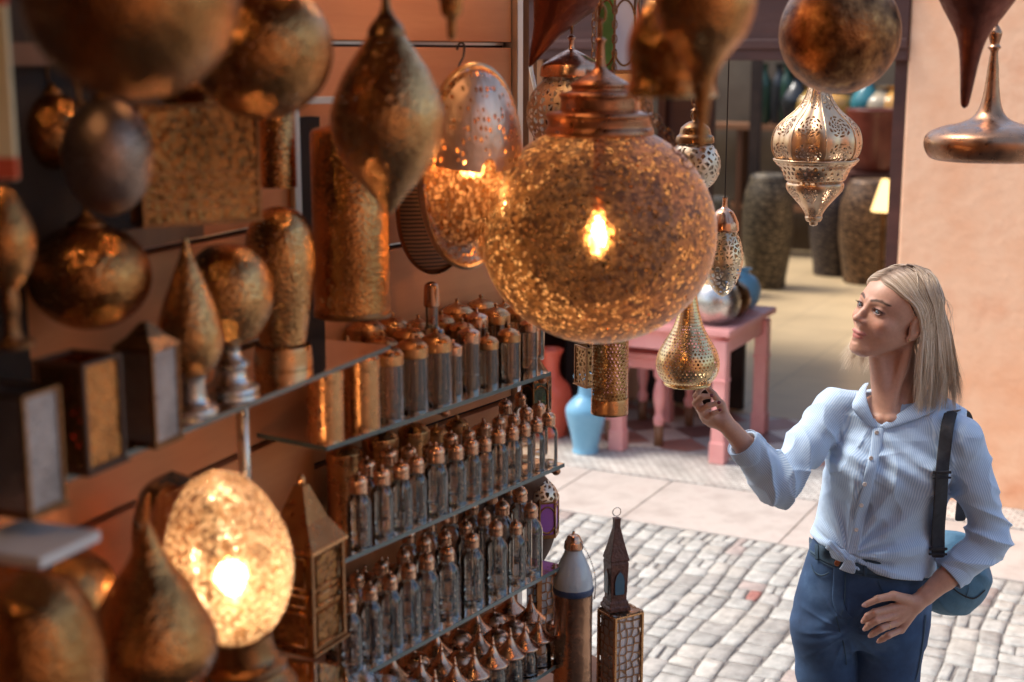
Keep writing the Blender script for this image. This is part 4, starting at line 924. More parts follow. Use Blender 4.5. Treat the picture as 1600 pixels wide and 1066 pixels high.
K = {
 'small': ('small_bottle', 'bottle', [(18, 1), (19, 4), (19, 52), (19, 64), (16, 74), (10, 82), (9, 88)], [(0, 1), (17, 1), (18, 5), (10, 6), (0, 7)],
           [(13.5, 82), (14, 84), (13.5, 96), (14.5, 97), (13, 104), (7, 109), (2.5, 110), (3, 113), (0, 115)], 'capsm'),
 'tall': ('tall_bottle', 'bottle', [(24, 1), (25, 4), (25, 70), (25, 92), (21, 106), (13, 117), (12, 124)], [(0, 1), (22, 1), (23, 6), (12, 8), (0, 9)],
          [(15, 120), (15.5, 122), (15, 134), (16, 136), (14, 143), (8, 149), (3, 151), (3, 155), (0, 157)], 'capsm'),
 'jar': ('lidded_jar', 'jar', [(30, 1), (31, 4), (31, 90), (30, 108)], [(0, 1), (29, 1), (30, 5), (15, 6), (0, 7)],
         [(31, 104), (32, 106), (32, 122), (31, 124), (24, 132), (10, 138), (4, 140), (5, 146), (0, 149)], 'brass', 'inner'),
 'metal': ('brass_canister', 'canister', [(33, 1), (34, 3), (34, 110), (33, 112)], [(0, .5), (32, .5), (33, 2)], [(34, 108), (35, 110), (35, 126), (33, 129), (22, 138), (8, 143), (4, 146), (4, 152), (0, 154)], 'brass', 'brass'),
 'slim': ('slim_jar', 'jar', [(19, 1), (20, 4), (20, 84), (19, 92)], [(0, 1), (18, 1), (19, 30), (19, 31), (0, 31)], [(20, 88), (21, 90), (21, 104), (18, 109), (8, 114), (3, 116), (3, 121), (0, 123)], 'copper', 'inner'),
 'neck': ('necked_bottle', 'bottle', [(21, 1), (22, 4), (22, 96), (14, 108), (11, 116), (11, 150)], [(0, 1), (20, 1), (21, 5), (0, 6)], [(13, 146), (14, 150), (13, 176), (11, 184), (5, 188), (0, 189)], 'copper', 'inner'),
 'tagine': ('pointed_lid_jar', 'jar', [(24, 1), (26, 4), (26, 30), (23, 50), (25, 58)], [(0, 1), (24, 1), (25, 5), (0, 6)], [(30, 54), (31, 56), (30, 59), (22, 66), (12, 76), (6, 88), (3.5, 92), (4.5, 96), (3, 100), (2, 108), (0, 110)], 'capsm'),
 'round': ('dome_lid_jar', 'jar', [(26, 1), (28, 4), (28, 34), (25, 50)], [(0, 1), (25, 1), (26, 5), (0, 6)], [(31, 48), (32, 50), (32, 54), (29, 64), (20, 74), (6, 79), (3, 83), (3, 90), (0, 92)], 'capsm'),
}
SRC = {}
ORD = ['first', 'second', 'third', 'fourth', 'fifth', 'sixth', 'seventh', 'eighth', 'ninth', 'tenth', 'eleventh', 'twelfth', 'thirteenth', 'fourteenth']
DESC = {'small': 'small clear bottle with dome cap', 'tall': 'taller clear bottle with dome cap', 'jar': 'wide brass-lidded glass jar', 'metal': 'brass canister', 'slim': 'slim copper-lidded jar',
        'neck': 'long-necked bottle', 'tagine': 'jar with pointed cone lid', 'round': 'jar with round dome lid'}
def row(S_, shelf, rowname, sd, items, group):
    """items in order from the street end towards the camera: (photo x, kind, size)"""
    cnt = {}
    R = random.Random(len(rowname)+len(items))
    for px, k, sc_ in items:
        i = cnt.get(k, 0); cnt[k] = i+1
        p = S_.pos(px, sd+R.uniform(-.004, .004))
        lab = f'{ORD[i]} {DESC[k]} from the street end, {rowname} row, {shelf} shelf'
        s3 = (sc_*(1.2 if S_ is S1 else 1.14)*R.uniform(.96, 1.04),)*3
        rz = (0, 0, R.uniform(0, 6))
        if k not in SRC:
            o = bottle(K[k]); SRC[k] = o; o.location = p; o['label'] = lab; o.rotation_euler = rz; o.scale = s3
        else: o = copy_thing(SRC[k], p, lab, rz, s3)
        o['group'] = group
row(S1, 'top', 'front', .036, [(826, 'slim', .85), (795, 'jar', .62), (762, 'jar', .60), (733, 'slim', .95), (708, 'slim', .8), (682, 'jar', .80), (645, 'jar', .84), (606, 'jar', .84), (566, 'metal', .86), (510, 'metal', .80)], 'jars on the top glass shelf')
row(S1, 'top', 'middle', .105, [(836, 'slim', .9), (808, 'jar', .75), (775, 'jar', .8), (745, 'slim', 1.0), (722, 'jar', .75), (676, 'neck', .95), (640, 'jar', .85), (600, 'metal', .8), (545, 'metal', .86)], 'jars on the top glass shelf')
row(S1, 'top', 'back', .165, [(822, 'jar', .8), (788, 'metal', .74), (752, 'jar', .85), (715, 'metal', .85), (690, 'jar', .8), (655, 'metal', .8), (615, 'jar', .9), (575, 'metal', .9)], 'jars on the top glass shelf')
row(S2, 'second', 'front', .028, [(857, 'small', .90), (838, 'small', .88), (819, 'small', .88), (800, 'small', .90), (779, 'small', .92), (758, 'small', .88), (737, 'small', .92), (713, 'small', .92), (682, 'small', 1.08), (651, 'small', 1.0), (628, 'small', .98), (598, 'small', 1.0), (562, 'small', 1.05)], 'small bottles on the second glass shelf')
row(S2, 'second', 'middle', .085, [(842, 'small', .9), (822, 'small', .92), (803, 'small', .9), (780, 'small', .92), (757, 'small', .95), (733, 'small', .9), (705, 'small', .95), (672, 'small', .9), (640, 'small', 1.0), (609, 'small', 1.05), (575, 'small', 1.0)], 'small bottles on the second glass shelf')
row(S2, 'second', 'back', .155, [(815, 'small', .98), (790, 'small', 1.0), (755, 'round', .9), (715, 'jar', .72), (682, 'jar', .72), (648, 'metal', .86), (596, 'metal', .9), (540, 'metal', .85)], 'bottles and jars at the back of the second shelf')
row(S3, 'third', 'front', .034, [(829, 'tall', .93), (806, 'tall', .74), (775, 'tall', .86), (738, 'tall', .88), (700, 'tall', .86), (668, 'tall', .86), (640, 'tall', .88), (611, 'tall', .86), (580, 'tall', .86), (548, 'tall', .8)], 'taller bottles on the third glass shelf')
row(S3, 'third', 'middle', .10, [(812, 'tall', 1.0), (785, 'tall', .86), (757, 'tall', .84), (728, 'tall', .84), (696, 'tall', .84), (664, 'tall', .86), (632, 'tall', .84), (598, 'tall', .84), (560, 'tall', .84)], 'taller bottles on the third glass shelf')
row(S3, 'third', 'back', .165, [(795, 'tall', .9), (768, 'tall', .9), (738, 'tall', .88), (705, 'tall', .88), (672, 'tall', .9), (640, 'tall', .88), (606, 'round', 1.0), (572, 'round', 1.0), (536, 'round', 1.0)], 'taller bottles on the third glass shelf')
row(S4, 'lowest', 'front', .036, [(863, 'slim', .62), (842, 'tagine', .92), (820, 'tagine', .92), (797, 'tagine', 1.0), (770, 'tagine', 1.0), (741, 'tagine', 1.0), (711, 'tagine', 1.0), (680, 'tagine', 1.0), (646, 'tagine', 1.0), (610, 'tagine', 1.0), (572, 'tagine', 1.0)], 'pointed-lid jars on the lowest glass shelf')
row(S4, 'lowest', 'middle', .105, [(829, 'tagine', 1.0), (804, 'round', .88), (777, 'round', .88), (749, 'tagine', .95), (720, 'round', .9), (690, 'tagine', 1.0), (658, 'tagine', 1.0), (624, 'round', .9), (588, 'tagine', 1.0)], 'pointed-lid jars on the lowest glass shelf')
row(S4, 'lowest', 'back', .17, [(798, 'tagine', 1.0), (772, 'round', .9), (745, 'tagine', 1.0), (715, 'round', 1.0), (682, 'tagine', 1.0), (648, 'round', 1.0), (614, 'tagine', 1.0)], 'pointed-lid jars on the lowest glass shelf')
# ================================================================ PERSON (signed distance fields turned into meshes)
def smin(a, b, k):
    h = np.clip(.5+.5*(b-a)/k, 0, 1); return b+(a-b)*h-k*h*(1-h)
def smax(a, b, k): return -smin(-a, -b, k)
def A3(p): return np.array(p, dtype=np.float64)
def capsule(p, a, b, r1, r2):
    a, b = A3(a), A3(b); ab = b-a; t = np.clip(((p-a)@ab)/(ab@ab), 0, 1)
    return np.linalg.norm(p-a-t[..., None]*ab, axis=-1)-(r1+(r2-r1)*t)
def chainf(p, pts, rs, k=.01):
    d = None
    for i in range(len(pts)-1):
        c = capsule(p, pts[i], pts[i+1], rs[i], rs[i+1]); d = c if d is None else smin(d, c, k)
    return d
def ellf(p, c, r, R=None):
    q = p-A3(c)
    if R is not None: q = q@R
    r = A3(r); k0 = np.linalg.norm(q/r, axis=-1); k1 = np.linalg.norm(q/(r*r), axis=-1)
    return k0*(k0-1)/np.maximum(k1, 1e-9)
def sdf_mesh(f, lo, hi, h, B=8, proj=1):
    lo = A3(lo); hi = A3(hi); nb = np.ceil((hi-lo)/(h*B)).astype(int)
    I = np.stack(np.meshgrid(*[np.arange(n) for n in nb], indexing='ij'), -1).reshape(-1, 3)
    cen = lo+(I+.5)*B*h
    d = f(cen); I = I[np.abs(d) < h*B*1.5]
    o = np.stack(np.meshgrid(*[np.arange(B+1)]*3, indexing='ij'), -1)
    N = nb*B+2
    ck, cv, cval = [], [], []
    for s in range(0, len(I), 400):
        blk = I[s:s+400]; g = blk[:, None, None, None, :]*B+o
        v = f((lo+g*h).reshape(-1, 3)).reshape(g.shape[:-1])
        c8 = np.stack([v[:, i:i+B, j:j+B, k:k+B] for i in (0, 1) for j in (0, 1) for k in (0, 1)], -1)
        neg = c8 < 0; act = neg.any(-1) & ~neg.all(-1)
        w = np.argwhere(act)
        if len(w) == 0: continue
        gi = blk[w[:, 0]]*B+w[:, 1:]
        ck.append(gi); cval.append(c8[act])
    gi = np.concatenate(ck); c8 = np.concatenate(cval)
    key = (gi[:, 0]*N[1]+gi[:, 1])*N[2]+gi[:, 2]
    od = np.argsort(key); key = key[od]; gi = gi[od]; c8 = c8[od]
    corners = A3([(i, j, k) for i in (0, 1) for j in (0, 1) for k in (0, 1)])
    acc = np.zeros((len(gi), 3)); cnt = np.zeros(len(gi))
    for a in range(8):
        for b in range(a+1, 8):
            if np.abs(corners[a]-corners[b]).sum() != 1: continue
            va, vb = c8[:, a], c8[:, b]; cr = (va < 0) != (vb < 0)
            t = np.where(cr, va/np.where(cr, va-vb, 1), 0)
            acc += np.where(cr[:, None], corners[a]+t[:, None]*(corners[b]-corners[a]), 0); cnt += cr
    V = lo+(gi+acc/cnt[:, None])*h
    for _ in range(proj):
        e = h*.3; d0 = f(V); G = np.stack([f(V+e*A3(u))-d0 for u in ((1, 0, 0), (0, 1, 0), (0, 0, 1))], -1)/e
        V = V-np.clip(d0, -h*.5, h*.5)[:, None]*G/np.maximum((G*G).sum(-1), .2)[:, None]
    def look(g):
        k = (g[:, 0]*N[1]+g[:, 1])*N[2]+g[:, 2]; i = np.searchsorted(key, k); i = np.clip(i, 0, len(key)-1); return i, key[i] == k
    Fs = []
    for ax, ci in ((0, 4), (1, 2), (2, 1)):
        s0 = c8[:, 0] < 0; s1 = c8[:, ci] < 0; m = s0 != s1
        g = gi[m]; u = np.zeros(3, int); w = np.zeros(3, int); u[(ax+1) % 3] = 1; w[(ax+2) % 3] = 1
        a = np.nonzero(m)[0]; b, ob = look(g-u); c, oc = look(g-u-w); d, od_ = look(g-w); ok = ob & oc & od_
        q = np.stack([a, b, c, d], -1); fl = s0[m]
        q = np.where(fl[:, None], q, q[:, ::-1]); Fs.append(q[ok])
    Q = np.concatenate(Fs)
    return V, Q
def mesh_obj(name, V, Q, mat, parent=None, cols=None, attrs=None, root=None):
    me = bpy.data.meshes.new(name)
    off = A3(root) if root is not None else 0
    me.vertices.add(len(V)); me.vertices.foreach_set('co', (V-off).astype(np.float32).ravel())
    me.loops.add(Q.size); me.loops.foreach_set('vertex_index', Q.astype(np.int32).ravel())
    me.polygons.add(len(Q)); me.polygons.foreach_set('loop_start', np.arange(0, Q.size, Q.shape[1], dtype=np.int32))
    me.polygons.foreach_set('use_smooth', np.ones(len(Q), dtype=bool)); me.update(calc_edges=True); me.validate()
    if cols is not None: colattr(me, np.concatenate([cols, np.ones((len(cols), 1))], 1))
    for k, a in (attrs or {}).items():
        at = me.attributes.new(k, 'FLOAT', 'POINT'); at.data.foreach_set('value', a.astype(np.float32))
    me.materials.append(mat); o = bpy.data.objects.new(name, me); COL.objects.link(o)
    if parent: o.parent = parent
    return o
def PW(*a): return A3(P(*a))
def sp3(pts, n=5): return [A3(q) for q in spline(pts, n)]

# ---------------- head frame
HC = PW(1394, 502, 3.60)                       # between the ears
yaw, pit, rol = math.radians(63), math.radians(9), math.radians(8)
f0 = Vector((-math.sin(yaw), -math.cos(yaw), 0)); l0 = Vector((math.cos(yaw), -math.sin(yaw), 0))   # face direction / her left side
fw = (f0*math.cos(pit)+Vector((0, 0, 1))*math.sin(pit)).normalized(); u0 = l0.cross(fw); u0 = -u0 if u0.z < 0 else u0
l1 = (l0*math.cos(rol)-u0*math.sin(rol)).normalized(); u1 = (u0*math.cos(rol)+l0*math.sin(rol)).normalized()
HR = np.stack([A3(l1), A3(fw), A3(u1)], 1)      # columns: left, forward, up
HS = 1.08
def toL(p): return (p-HC)@HR/HS
def toW(q): return HC+(A3(q)*HS)@HR.T
def headf(p):
    q = toL(p); m = q.copy(); m[..., 0] = np.abs(m[..., 0])
    d = ellf(q, (0, -.012, .045), (.072, .090, .078))
    d = smin(d, ellf(q, (0, .028, .030), (.060, .058, .066)), .03)
    d = smin(d, ellf(q, (0, .034, -.022), (.056, .053, .053)), .025)
    d = smin(d, capsule(m, (.050, .002, -.030), (.018, .070, -.072), .015, .014), .022)
    d = smin(d, ellf(q, (0, .080, -.074), (.019, .015, .014)), .016)
    d = smin(d, ellf(m, (.040, .058, -.004), (.020, .022, .018)), .018)
    d = smin(d, capsule(q, (0, .078, -.012), (0, .082, -.050), .018, .016), .02)      # mouth mound
    d = smin(d, capsule(m, (.008, .085, .043), (.040, .071, .045), .004, .004), .012)   # brow
    d = smax(d, -ellf(m, (.030, .098, .027), (.017, .016, .011)), .012)                 # sockets
    d = smin(d, ellf(m, (.031, .0715, .026), (.0150, .0145, .0135)), .005)              # lids
    d = smax(d, -ellf(m, (.031, .087, .0258), (.0132, .012, .0046)), .0016)             # opening
    d = smin(d, chainf(q, [(0, .083, .036), (0, .096, .016), (0, .1085, .000)], [.0055, .0062, .0072], .004), .009)
    d = smin(d, ellf(q, (0, .1085, -.0015), (.0085, .0085, .0075)), .006)
    d = smin(d, ellf(m, (.0105, .096, -.006), (.0058, .009, .006)), .006)
    d = smax(d, -ellf(m, (.0055, .101, -.0125), (.0032, .005, .003)), .002)
    d = smax(d, -capsule(q, (0, .1005, -.014), (0, .1005, -.024), .0028, .0022), .004)
    d = smin(d, ellf(m, (.005, .0925, -.0335), (.0120, .0080, .0046)), .005)
    d = smin(d, ellf(m, (.010, .0895, -.0335), (.0135, .0068, .0034)), .005)
    d = smin(d, ellf(q, (0, .0908, -.0430), (.0150, .0080, .0046)), .005)
    d = smax(d, -chainf(m, [(0, .1025, -.0385), (.012, .098, -.0380), (.0225, .0885, -.0355)], [.0016, .0014, .0014], .002), .0025)
    d = smax(d, -ellf(q, (0, .101, -.0565), (.013, .005, .0035)), .006)
    # ear
    ea = ellf(m, (.074, -.006, .006), (.008, .018, .030))
    ea = smax(ea, -ellf(m, (.083, -.002, .008), (.007, .010, .019)), .003)
    d = smin(d, ea, .004)
    d = smin(d, ellf(m, (.072, .004, -.020), (.005, .007, .009)), .004)
    return d*HS
# ---------------- joints
shR = PW(1301, 642, 3.60); elR = PW(1215, 757, 3.47); wrR = PW(1136, 664, 3.42)
shL = PW(1503, 690, 3.52); elL = PW(1549, 842, 3.52); wrL = PW(1436, 940, 3.475)
nk0 = toW((0, -.018, -.02)); nk1 = PW(1408, 630, 3.615)
def loftf(p, rows, k=1.0):
    """rows: (py, x-left px, x-right px, Y, half depth)"""
    z = []; cx = []; a = []; cy_ = []; b = []
    for py, xl, xr, Y, hb in rows:
        L_, R_ = P(xl, py, Y), P(xr, py, Y); z.append(L_.z); cx.append((L_.x+R_.x)/2); a.append((R_.x-L_.x)/2); cy_.append(Y); b.append(hb)
    z = A3(z)[::-1]; g = lambda v: np.interp(p[..., 2], z, A3(v)[::-1])
    X = (p[..., 0]-g(cx)); Yy = (p[..., 1]-g(cy_)); a_ = g(a); b_ = g(b)
    r = np.sqrt((X/a_)**2+(Yy/b_)**2)+1e-9
    d = (r-1)*np.sqrt(X*X+Yy*Yy)/r
    return np.maximum(d*.9, np.maximum(p[..., 2]-z[-1], z[0]-p[..., 2]))
SHIRT = [(608, 1372, 1446, 3.62, .046), (621, 1335, 1476, 3.615, .062), (640, 1302, 1510, 3.60, .078), (674, 1292, 1508, 3.59, .096), (720, 1290, 1497, 3.585, .106), (770, 1284, 1482, 3.585, .104), (820, 1276, 1468, 3.585, .103), (860, 1268, 1460, 3.585, .110), (890, 1268, 1458, 3.585, .117), (925, 1272, 1456, 3.585, .118)]
busts = [(PW(1345, 735, 3.52), (.062, .056, .060)), (PW(1432, 745, 3.51), (.062, .056, .060))]
knot = PW(1328, 872, 3.46)
def torso_skin(p):
    d = loftf(p, [(py, xl+6, xr-6, Y, hb-(.008 if py < 780 else .030)) for py, xl, xr, Y, hb in SHIRT])
    for c, r in busts: d = smin(d, ellf(p, c, A3(r)*.88), .05)
    return d
def noise3(p, s, seed=0):
    r = np.random.default_rng(seed); o = 0
    for i in range(5):
        k = r.normal(size=3); k /= np.linalg.norm(k); k *= s*(.7+.6*r.random()); o = o+np.sin(p@k+r.random()*6.28)
    return o/5
def sleeve_fold(p, a, e, w, seed):
    """ridges wrapping round the elbow"""
    a, e, w = map(A3, (a, e, w)); de = np.linalg.norm(p-e, axis=-1)
    ax = (w-a)/np.linalg.norm(w-a); bis = ((a-e)/np.linalg.norm(a-e)+(w-e)/np.linalg.norm(w-e)); bis /= np.linalg.norm(bis)
    s = (p-e)@ax; hh = (p-e)@bis
    ph = s*150/(1+np.abs(hh+.05)*6)+2.2*noise3(p, 26, seed)
    return ((1-np.abs(np.sin(ph*.5)))**1.8*2-.7)*np.exp(-(de/.12)**2)*(.6+4*np.clip(hh+.03, 0, .09))
def crz(p, sd):
    return .0065*(1-np.clip(np.abs(noise3(p, 38, sd))*2.6, 0, 1))**2+.003*noise3(p, 60, sd+9)
def shirt_solid(p, fold=True):
    d = loftf(p, SHIRT)
    for c, r in busts: d = smin(d, ellf(p, c, r), .06)
    d = smin(d, chainf(p, [nk1+A3((0, .01, -.035)), shR+A3((.015, 0, .0))], [.050, .052], .02), .035)
    d = smin(d, chainf(p, [nk1+A3((0, .01, -.035)), shL+A3((-.01, 0, .008))], [.050, .055], .02), .035)
    cuR = wrR+(elR-wrR)*.30; cuL = wrL+(elL-wrL)*.42
    sR = chainf(p, [shR, shR*.5+elR*.5, elR, elR*.45+cuR*.55, cuR], [.053, .048, .049, .043, .0385], .02)
    sL = chainf(p, [shL, shL*.5+elL*.5, elL, elL*.45+cuL*.55, cuL], [.055, .049, .047, .043, .0395], .02)
    if fold:
        sR = sR-.012*sleeve_fold(p, shR, elR, wrR, 3)-crz(p, 5)
        sL = sL-.011*sleeve_fold(p, shL, elL, wrL, 8)-crz(p, 6)
        # drapes running to the knot
        v = p-knot; r = np.linalg.norm(v[..., [0, 2]], axis=-1)+1e-6; th = np.arctan2(v[..., 0], v[..., 2])
        fr = np.clip((knot[1]+.14-p[..., 1])/.12, 0, 1)
        d = d-.0075*np.sin(th*13+1.6*noise3(p, 16, 2)+r*6)*np.clip(r*14, 0, 1)*np.exp(-(r/.21)**2)*fr
        d = d-.0062*noise3(p*A3((1, 1, .5)), 42, 11)-.0025*np.sin((p[..., 0]*1.0+p[..., 2]*1.6)*75+2*noise3(p, 20, 4))*np.exp(-((p[..., 2]-shL[2]+.05)/.07)**2)
        rdg = lambda x: (1-np.abs(np.sin(x)))**2.5
        d = d-.0085*rdg(th*6.5+.5*noise3(p, 14, 7))*np.exp(-(r/.17)**2)*np.clip(r*20-.3, 0, 1)*fr
        aR_ = p-shR-A3((.02, 0, -.10)); aL_ = p-shL-A3((-.02, 0, -.09))
        for a_, ph_ in ((aR_, .4), (aL_, 1.3)):
            ra = np.linalg.norm(a_[..., [0, 2]], axis=-1)+1e-6; ta = np.arctan2(a_[..., 0], a_[..., 2])
            d = d-.007*rdg(ta*4+ph_+.6*noise3(p, 18, 3))*np.exp(-(ra/.10)**2)*np.clip(ra*28-.7, 0, 1)*np.clip((3.60-p[..., 1])/.05, 0, 1)
        d = d-.8*crz(p*A3((1, 1, .75)), 15)*np.clip((3.6-p[..., 1])/.06, 0, 1)
        # blousing above the hem
        d = d-.007*np.exp(-((p[..., 2]-(knot[2]+.01+.10*(0)))/.03)**2)
    # cut cuffs
    for cu, w, el in ((cuR, wrR, elR), (cuL, wrL, elL)):
        n = (w-el)/np.linalg.norm(w-el)
        pl = (p-cu)@n
        if cu is cuR: sR = smax(sR-.0035*np.exp(-((pl+.022)/.018)**4), pl, .004)
        else: sL = smax(sL-.0035*np.exp(-((pl+.022)/.018)**4), pl, .004)
    d = smin(d, sR, .022); d = smin(d, sL, .022)
    return d
hemA, hemB = P(1268, 846, 3.5), P(1325, 890, 3.46); hemC = P(1455, 908, 3.5)
def hemz(x): return np.interp(x, [hemA.x, hemB.x, hemC.x], [hemA.z, hemB.z-.004, hemC.z])
vA, vB, vC = P(1371, 668, 3.46), P(1350, 600, 3.52), P(1440, 608, 3.53)
def shirtf(p):
    d = shirt_solid(p)
    d = smax(d, hemz(p[..., 0])-p[..., 2], .004)
    # open collar: a wedge in x and z at the front
    def hp(a, b, sgn):
        n = A3((-(b.z-a.z), 0, b.x-a.x)); n /= np.linalg.norm(n); return sgn*((p-A3(a))@n)
    e1 = hp(vA, vB, -1); e2 = hp(vA, vC, 1)
    wedge = np.maximum(np.maximum(e1, e2), p[..., 1]-3.64)
    nkc = capsule(p, nk0, nk1+A3((0, .0, .0)), .062, .060)
    d = smax(d, -wedge, .003)
    d = smax(d, -np.maximum(nkc, P(1400, 640, 3.6).z-.01-p[..., 2]), .004)
    # hollow cuffs
    for w, el in ((wrR, elR), (wrL, elL)):
        k = .30 if w is wrR else .42; cu = w+(el-w)*k; n = (w-el)/np.linalg.norm(w-el)
        d = smax(d, -capsule(p, cu-n*.03, cu+n*.05, .033, .037 if w is wrR else .036), .002)
    return d
# check wedge orientation
_t = A3(P(1385, 630, 3.5)); 
def _hp(p, a, b, sgn):
    n = A3((-(b.z-a.z), 0, b.x-a.x)); n /= np.linalg.norm(n); return sgn*((p-A3(a))@n)
S1_, S2_ = (1 if _hp(_t, vA, vB, 1) < 0 else -1), (1 if _hp(_t, vA, vC, 1) < 0 else -1)
HIPS = [(838, 1274, 1448, 3.59, .104), (870, 1262, 1452, 3.59, .112), (905, 1250, 1455, 3.60, .119), (940, 1242, 1454, 3.605, .125), (970, 1240, 1452, 3.61, .122), (992, 1250, 1446, 3.61, .105)]
hR = PW(1287, 985, 3.59); hL = PW(1388, 990, 3.585)
kR = A3((hR[0]+.035, 3.60, .46)); kL = A3((hL[0]-.015, 3.58, .46)); aR = A3((kR[0]+.01, 3.64, .09)); aL = A3((kL[0]+.02, 3.63, .09))
def jeansf(p):
    d = loftf(p, HIPS)
    lr = chainf(p, [hR, hR*.5+kR*.5, kR, aR], [.086, .080, .058, .044], .02); ll = chainf(p, [hL, hL*.5+kL*.5, kL, aL], [.096, .090, .062, .046], .02)
    lg = smin(lr, ll, .006); d = smin(d, lg, .03)
    d = d-.0022*noise3(p*A3((1, 1, 1.4)), 45, 21)-.003*np.sin((p[..., 2]*1.0+.5*np.abs(p[..., 0]-hemB.x-.02))*120+noise3(p, 25, 9)*2)*np.exp(-((p[..., 2]-P(1330, 985, 3.5).z)/.05)**2)*np.exp(-((p[..., 0]-P(1322, 985, 3.5).x)/.09)**2)
    v = p-A3(P(1322, 985, 3.5)); r = np.linalg.norm(v[..., [0, 2]], axis=-1)+1e-6; th = np.arctan2(v[..., 0], v[..., 2])
    d = d-.006*(1-np.abs(np.sin(th*5.5+.5*noise3(p, 16, 31))))**2.5*np.exp(-(r/.10)**2)*np.clip(r*22-.4, 0, 1)*np.clip((3.58-p[..., 1])/.05, 0, 1)
    # waistband
    wz = P(1340, 868, 3.5).z
    return np.maximum(d, .088-p[..., 2])
# ---------------- hands
def finger(p, js, r0, r1):
    n = len(js); rs = [r0+(r1-r0)*i/(n-1) for i in range(n)]
    return chainf(p, [A3(j) for j in js], rs, .004)
HRf = {'index': ([PW(1098, 643, 3.405), PW(1088, 619, 3.40), PW(1094, 607, 3.41), PW(1104, 604, 3.418)], .0088, .0062),
       'middle': ([PW(1099, 650, 3.42), PW(1087, 630, 3.395), PW(1097, 620, 3.385), PW(1109, 619, 3.385)], .0090, .0064),
       'ring': ([PW(1103, 656, 3.425), PW(1095, 641, 3.395), PW(1107, 634, 3.380), PW(1121, 630, 3.378)], .0086, .0062),
       'little': ([PW(1110, 661, 3.43), PW(1105, 652, 3.405), PW(1114, 646, 3.393), PW(1123, 642, 3.392)], .0076, .0054),
       'thumb': ([PW(1134, 652, 3.425), PW(1126, 632, 3.42), PW(1115, 617, 3.42), PW(1106, 606, 3.425)], .0115, .0068)}
dy = .052
HLf = {'thumb': ([PW(1420, 938, 3.41+dy), PW(1396, 931, 3.395+dy), PW(1372, 936, 3.384+dy), PW(1353, 945, 3.384+dy)], .0125, .0076),
       'index': ([PW(1394, 950, 3.402+dy), PW(1367, 957, 3.382+dy), PW(1356, 963, 3.385+dy), PW(1351, 969, 3.394+dy)], .0104, .0080),
       'middle': ([PW(1395, 962, 3.400+dy), PW(1369, 970, 3.378+dy), PW(1359, 976, 3.382+dy), PW(1354, 981, 3.392+dy)], .0104, .0080),
       'ring': ([PW(1400, 973, 3.405+dy), PW(1377, 982, 3.380+dy), PW(1367, 988, 3.384+dy), PW(1362, 992, 3.394+dy)], .0100, .0078),
       'little': ([PW(1408, 984, 3.412+dy), PW(1388, 993, 3.388+dy), PW(1380, 998, 3.391+dy), PW(1375, 1001, 3.398+dy)], .0088, .0068)}
def handf(p, w, Fg, el):
    kn = [Fg[k][0][0] for k in ('index', 'middle', 'ring', 'little')]
    d = None
    for k_, c in enumerate(kn):
        s_ = capsule(p, w+(c-w)*.12, c, .0152, .0106); d = s_ if d is None else smin(d, s_, .008)
    d = smin(d, capsule(p, w+(Fg['thumb'][0][0]-w)*.2, Fg['thumb'][0][1], .0135, .0105), .010)
    for k_ in Fg:
        js, a, b = Fg[k_]; d = smin(d, finger(p, js, a, b), .004 if k_ != 'thumb' else .006)
    n = (el-w)/np.linalg.norm(el-w)
    d = smin(d, chainf(p, [w-n*.012, w+n*.02, w+n*.09, el], [.0185, .0205, .028, .034], .01), .012)
    return d
def cullf(f, c, r):
    def g(p):
        dd = np.linalg.norm(p-c, axis=-1)-r
        out = np.maximum(dd, .02).copy(); m = dd < .03
        if m.any(): out[m] = np.minimum(f(p[m]), 1)
        return out
    return g
h_head = cullf(headf, toW((0, 0, .01)), .16)
h_hr = cullf(lambda p: handf(p, wrR, HRf, elR), (wrR+PW(1110, 630, 3.40))/2, .11)
h_hl = cullf(lambda p: handf(p, wrL, HLf, elL), (wrL+PW(1390, 965, 3.44))/2, .13)
clR, clL = PW(1345, 652, 3.535), PW(1455, 655, 3.52); pit_ = PW(1383, 668, 3.50)
def bodyf(p):
    d = torso_skin(p)
    nk = chainf(p, [nk0, nk0*.5+nk1*.5+A3((.0, 0, 0)), nk1+A3((0, -.01, -.03))], [.043, .043, .056], .02)
    # neck cords and collar bones
    st = capsule(p, toW((.050, -.022, -.03)), PW(1388, 655, 3.535), .013, .008); nk = smin(nk, st, .022)
    st = capsule(p, toW((-.03, .01, -.05)), PW(1376, 655, 3.545), .012, .008); nk = smin(nk, st, .022)
    nk = smin(nk, capsule(p, toW((.0, .03, -.055)), PW(1384, 650, 3.55), .022, .022), .03)
    d = smin(d, nk, .03)
    d = smin(d, capsule(p, PW(1391, 656, 3.52), PW(1440, 650, 3.535), .006, .005), .014)
    d = smin(d, capsule(p, PW(1374, 656, 3.53), PW(1356, 652, 3.55), .005, .004), .014)
    hd = h_head(p); d = smin(d, hd, .012)
    for a, e, w in ((shR, elR, wrR), (shL, elL, wrL)):
        d = smin(d, chainf(p, [a, e, w*.9+e*.1], [.042, .036, .0215], .015), .02)
    d = smin(d, h_hr(p), .006); d = smin(d, h_hl(p), .006)
    d = smin(d, loftf(p, [(py, xl+9, xr-9, Y, hb-.016) for py, xl, xr, Y, hb in HIPS]), .02)
    d = smin(d, chainf(p, [hR, kR, aR], [.072, .047, .036], .02), .02); d = smin(d, chainf(p, [hL, kL, aL], [.083, .05, .037], .02), .02)
    for a in (aR, aL): d = smin(d, chainf(p, [a, A3((a[0], a[1], .05)), A3((a[0]-.03, a[1]-.13, .03))], [.032, .032, .02], .02), .02)
    return d
ROOT = A3((hR[0]*.5+hL[0]*.5, 3.6, .0))
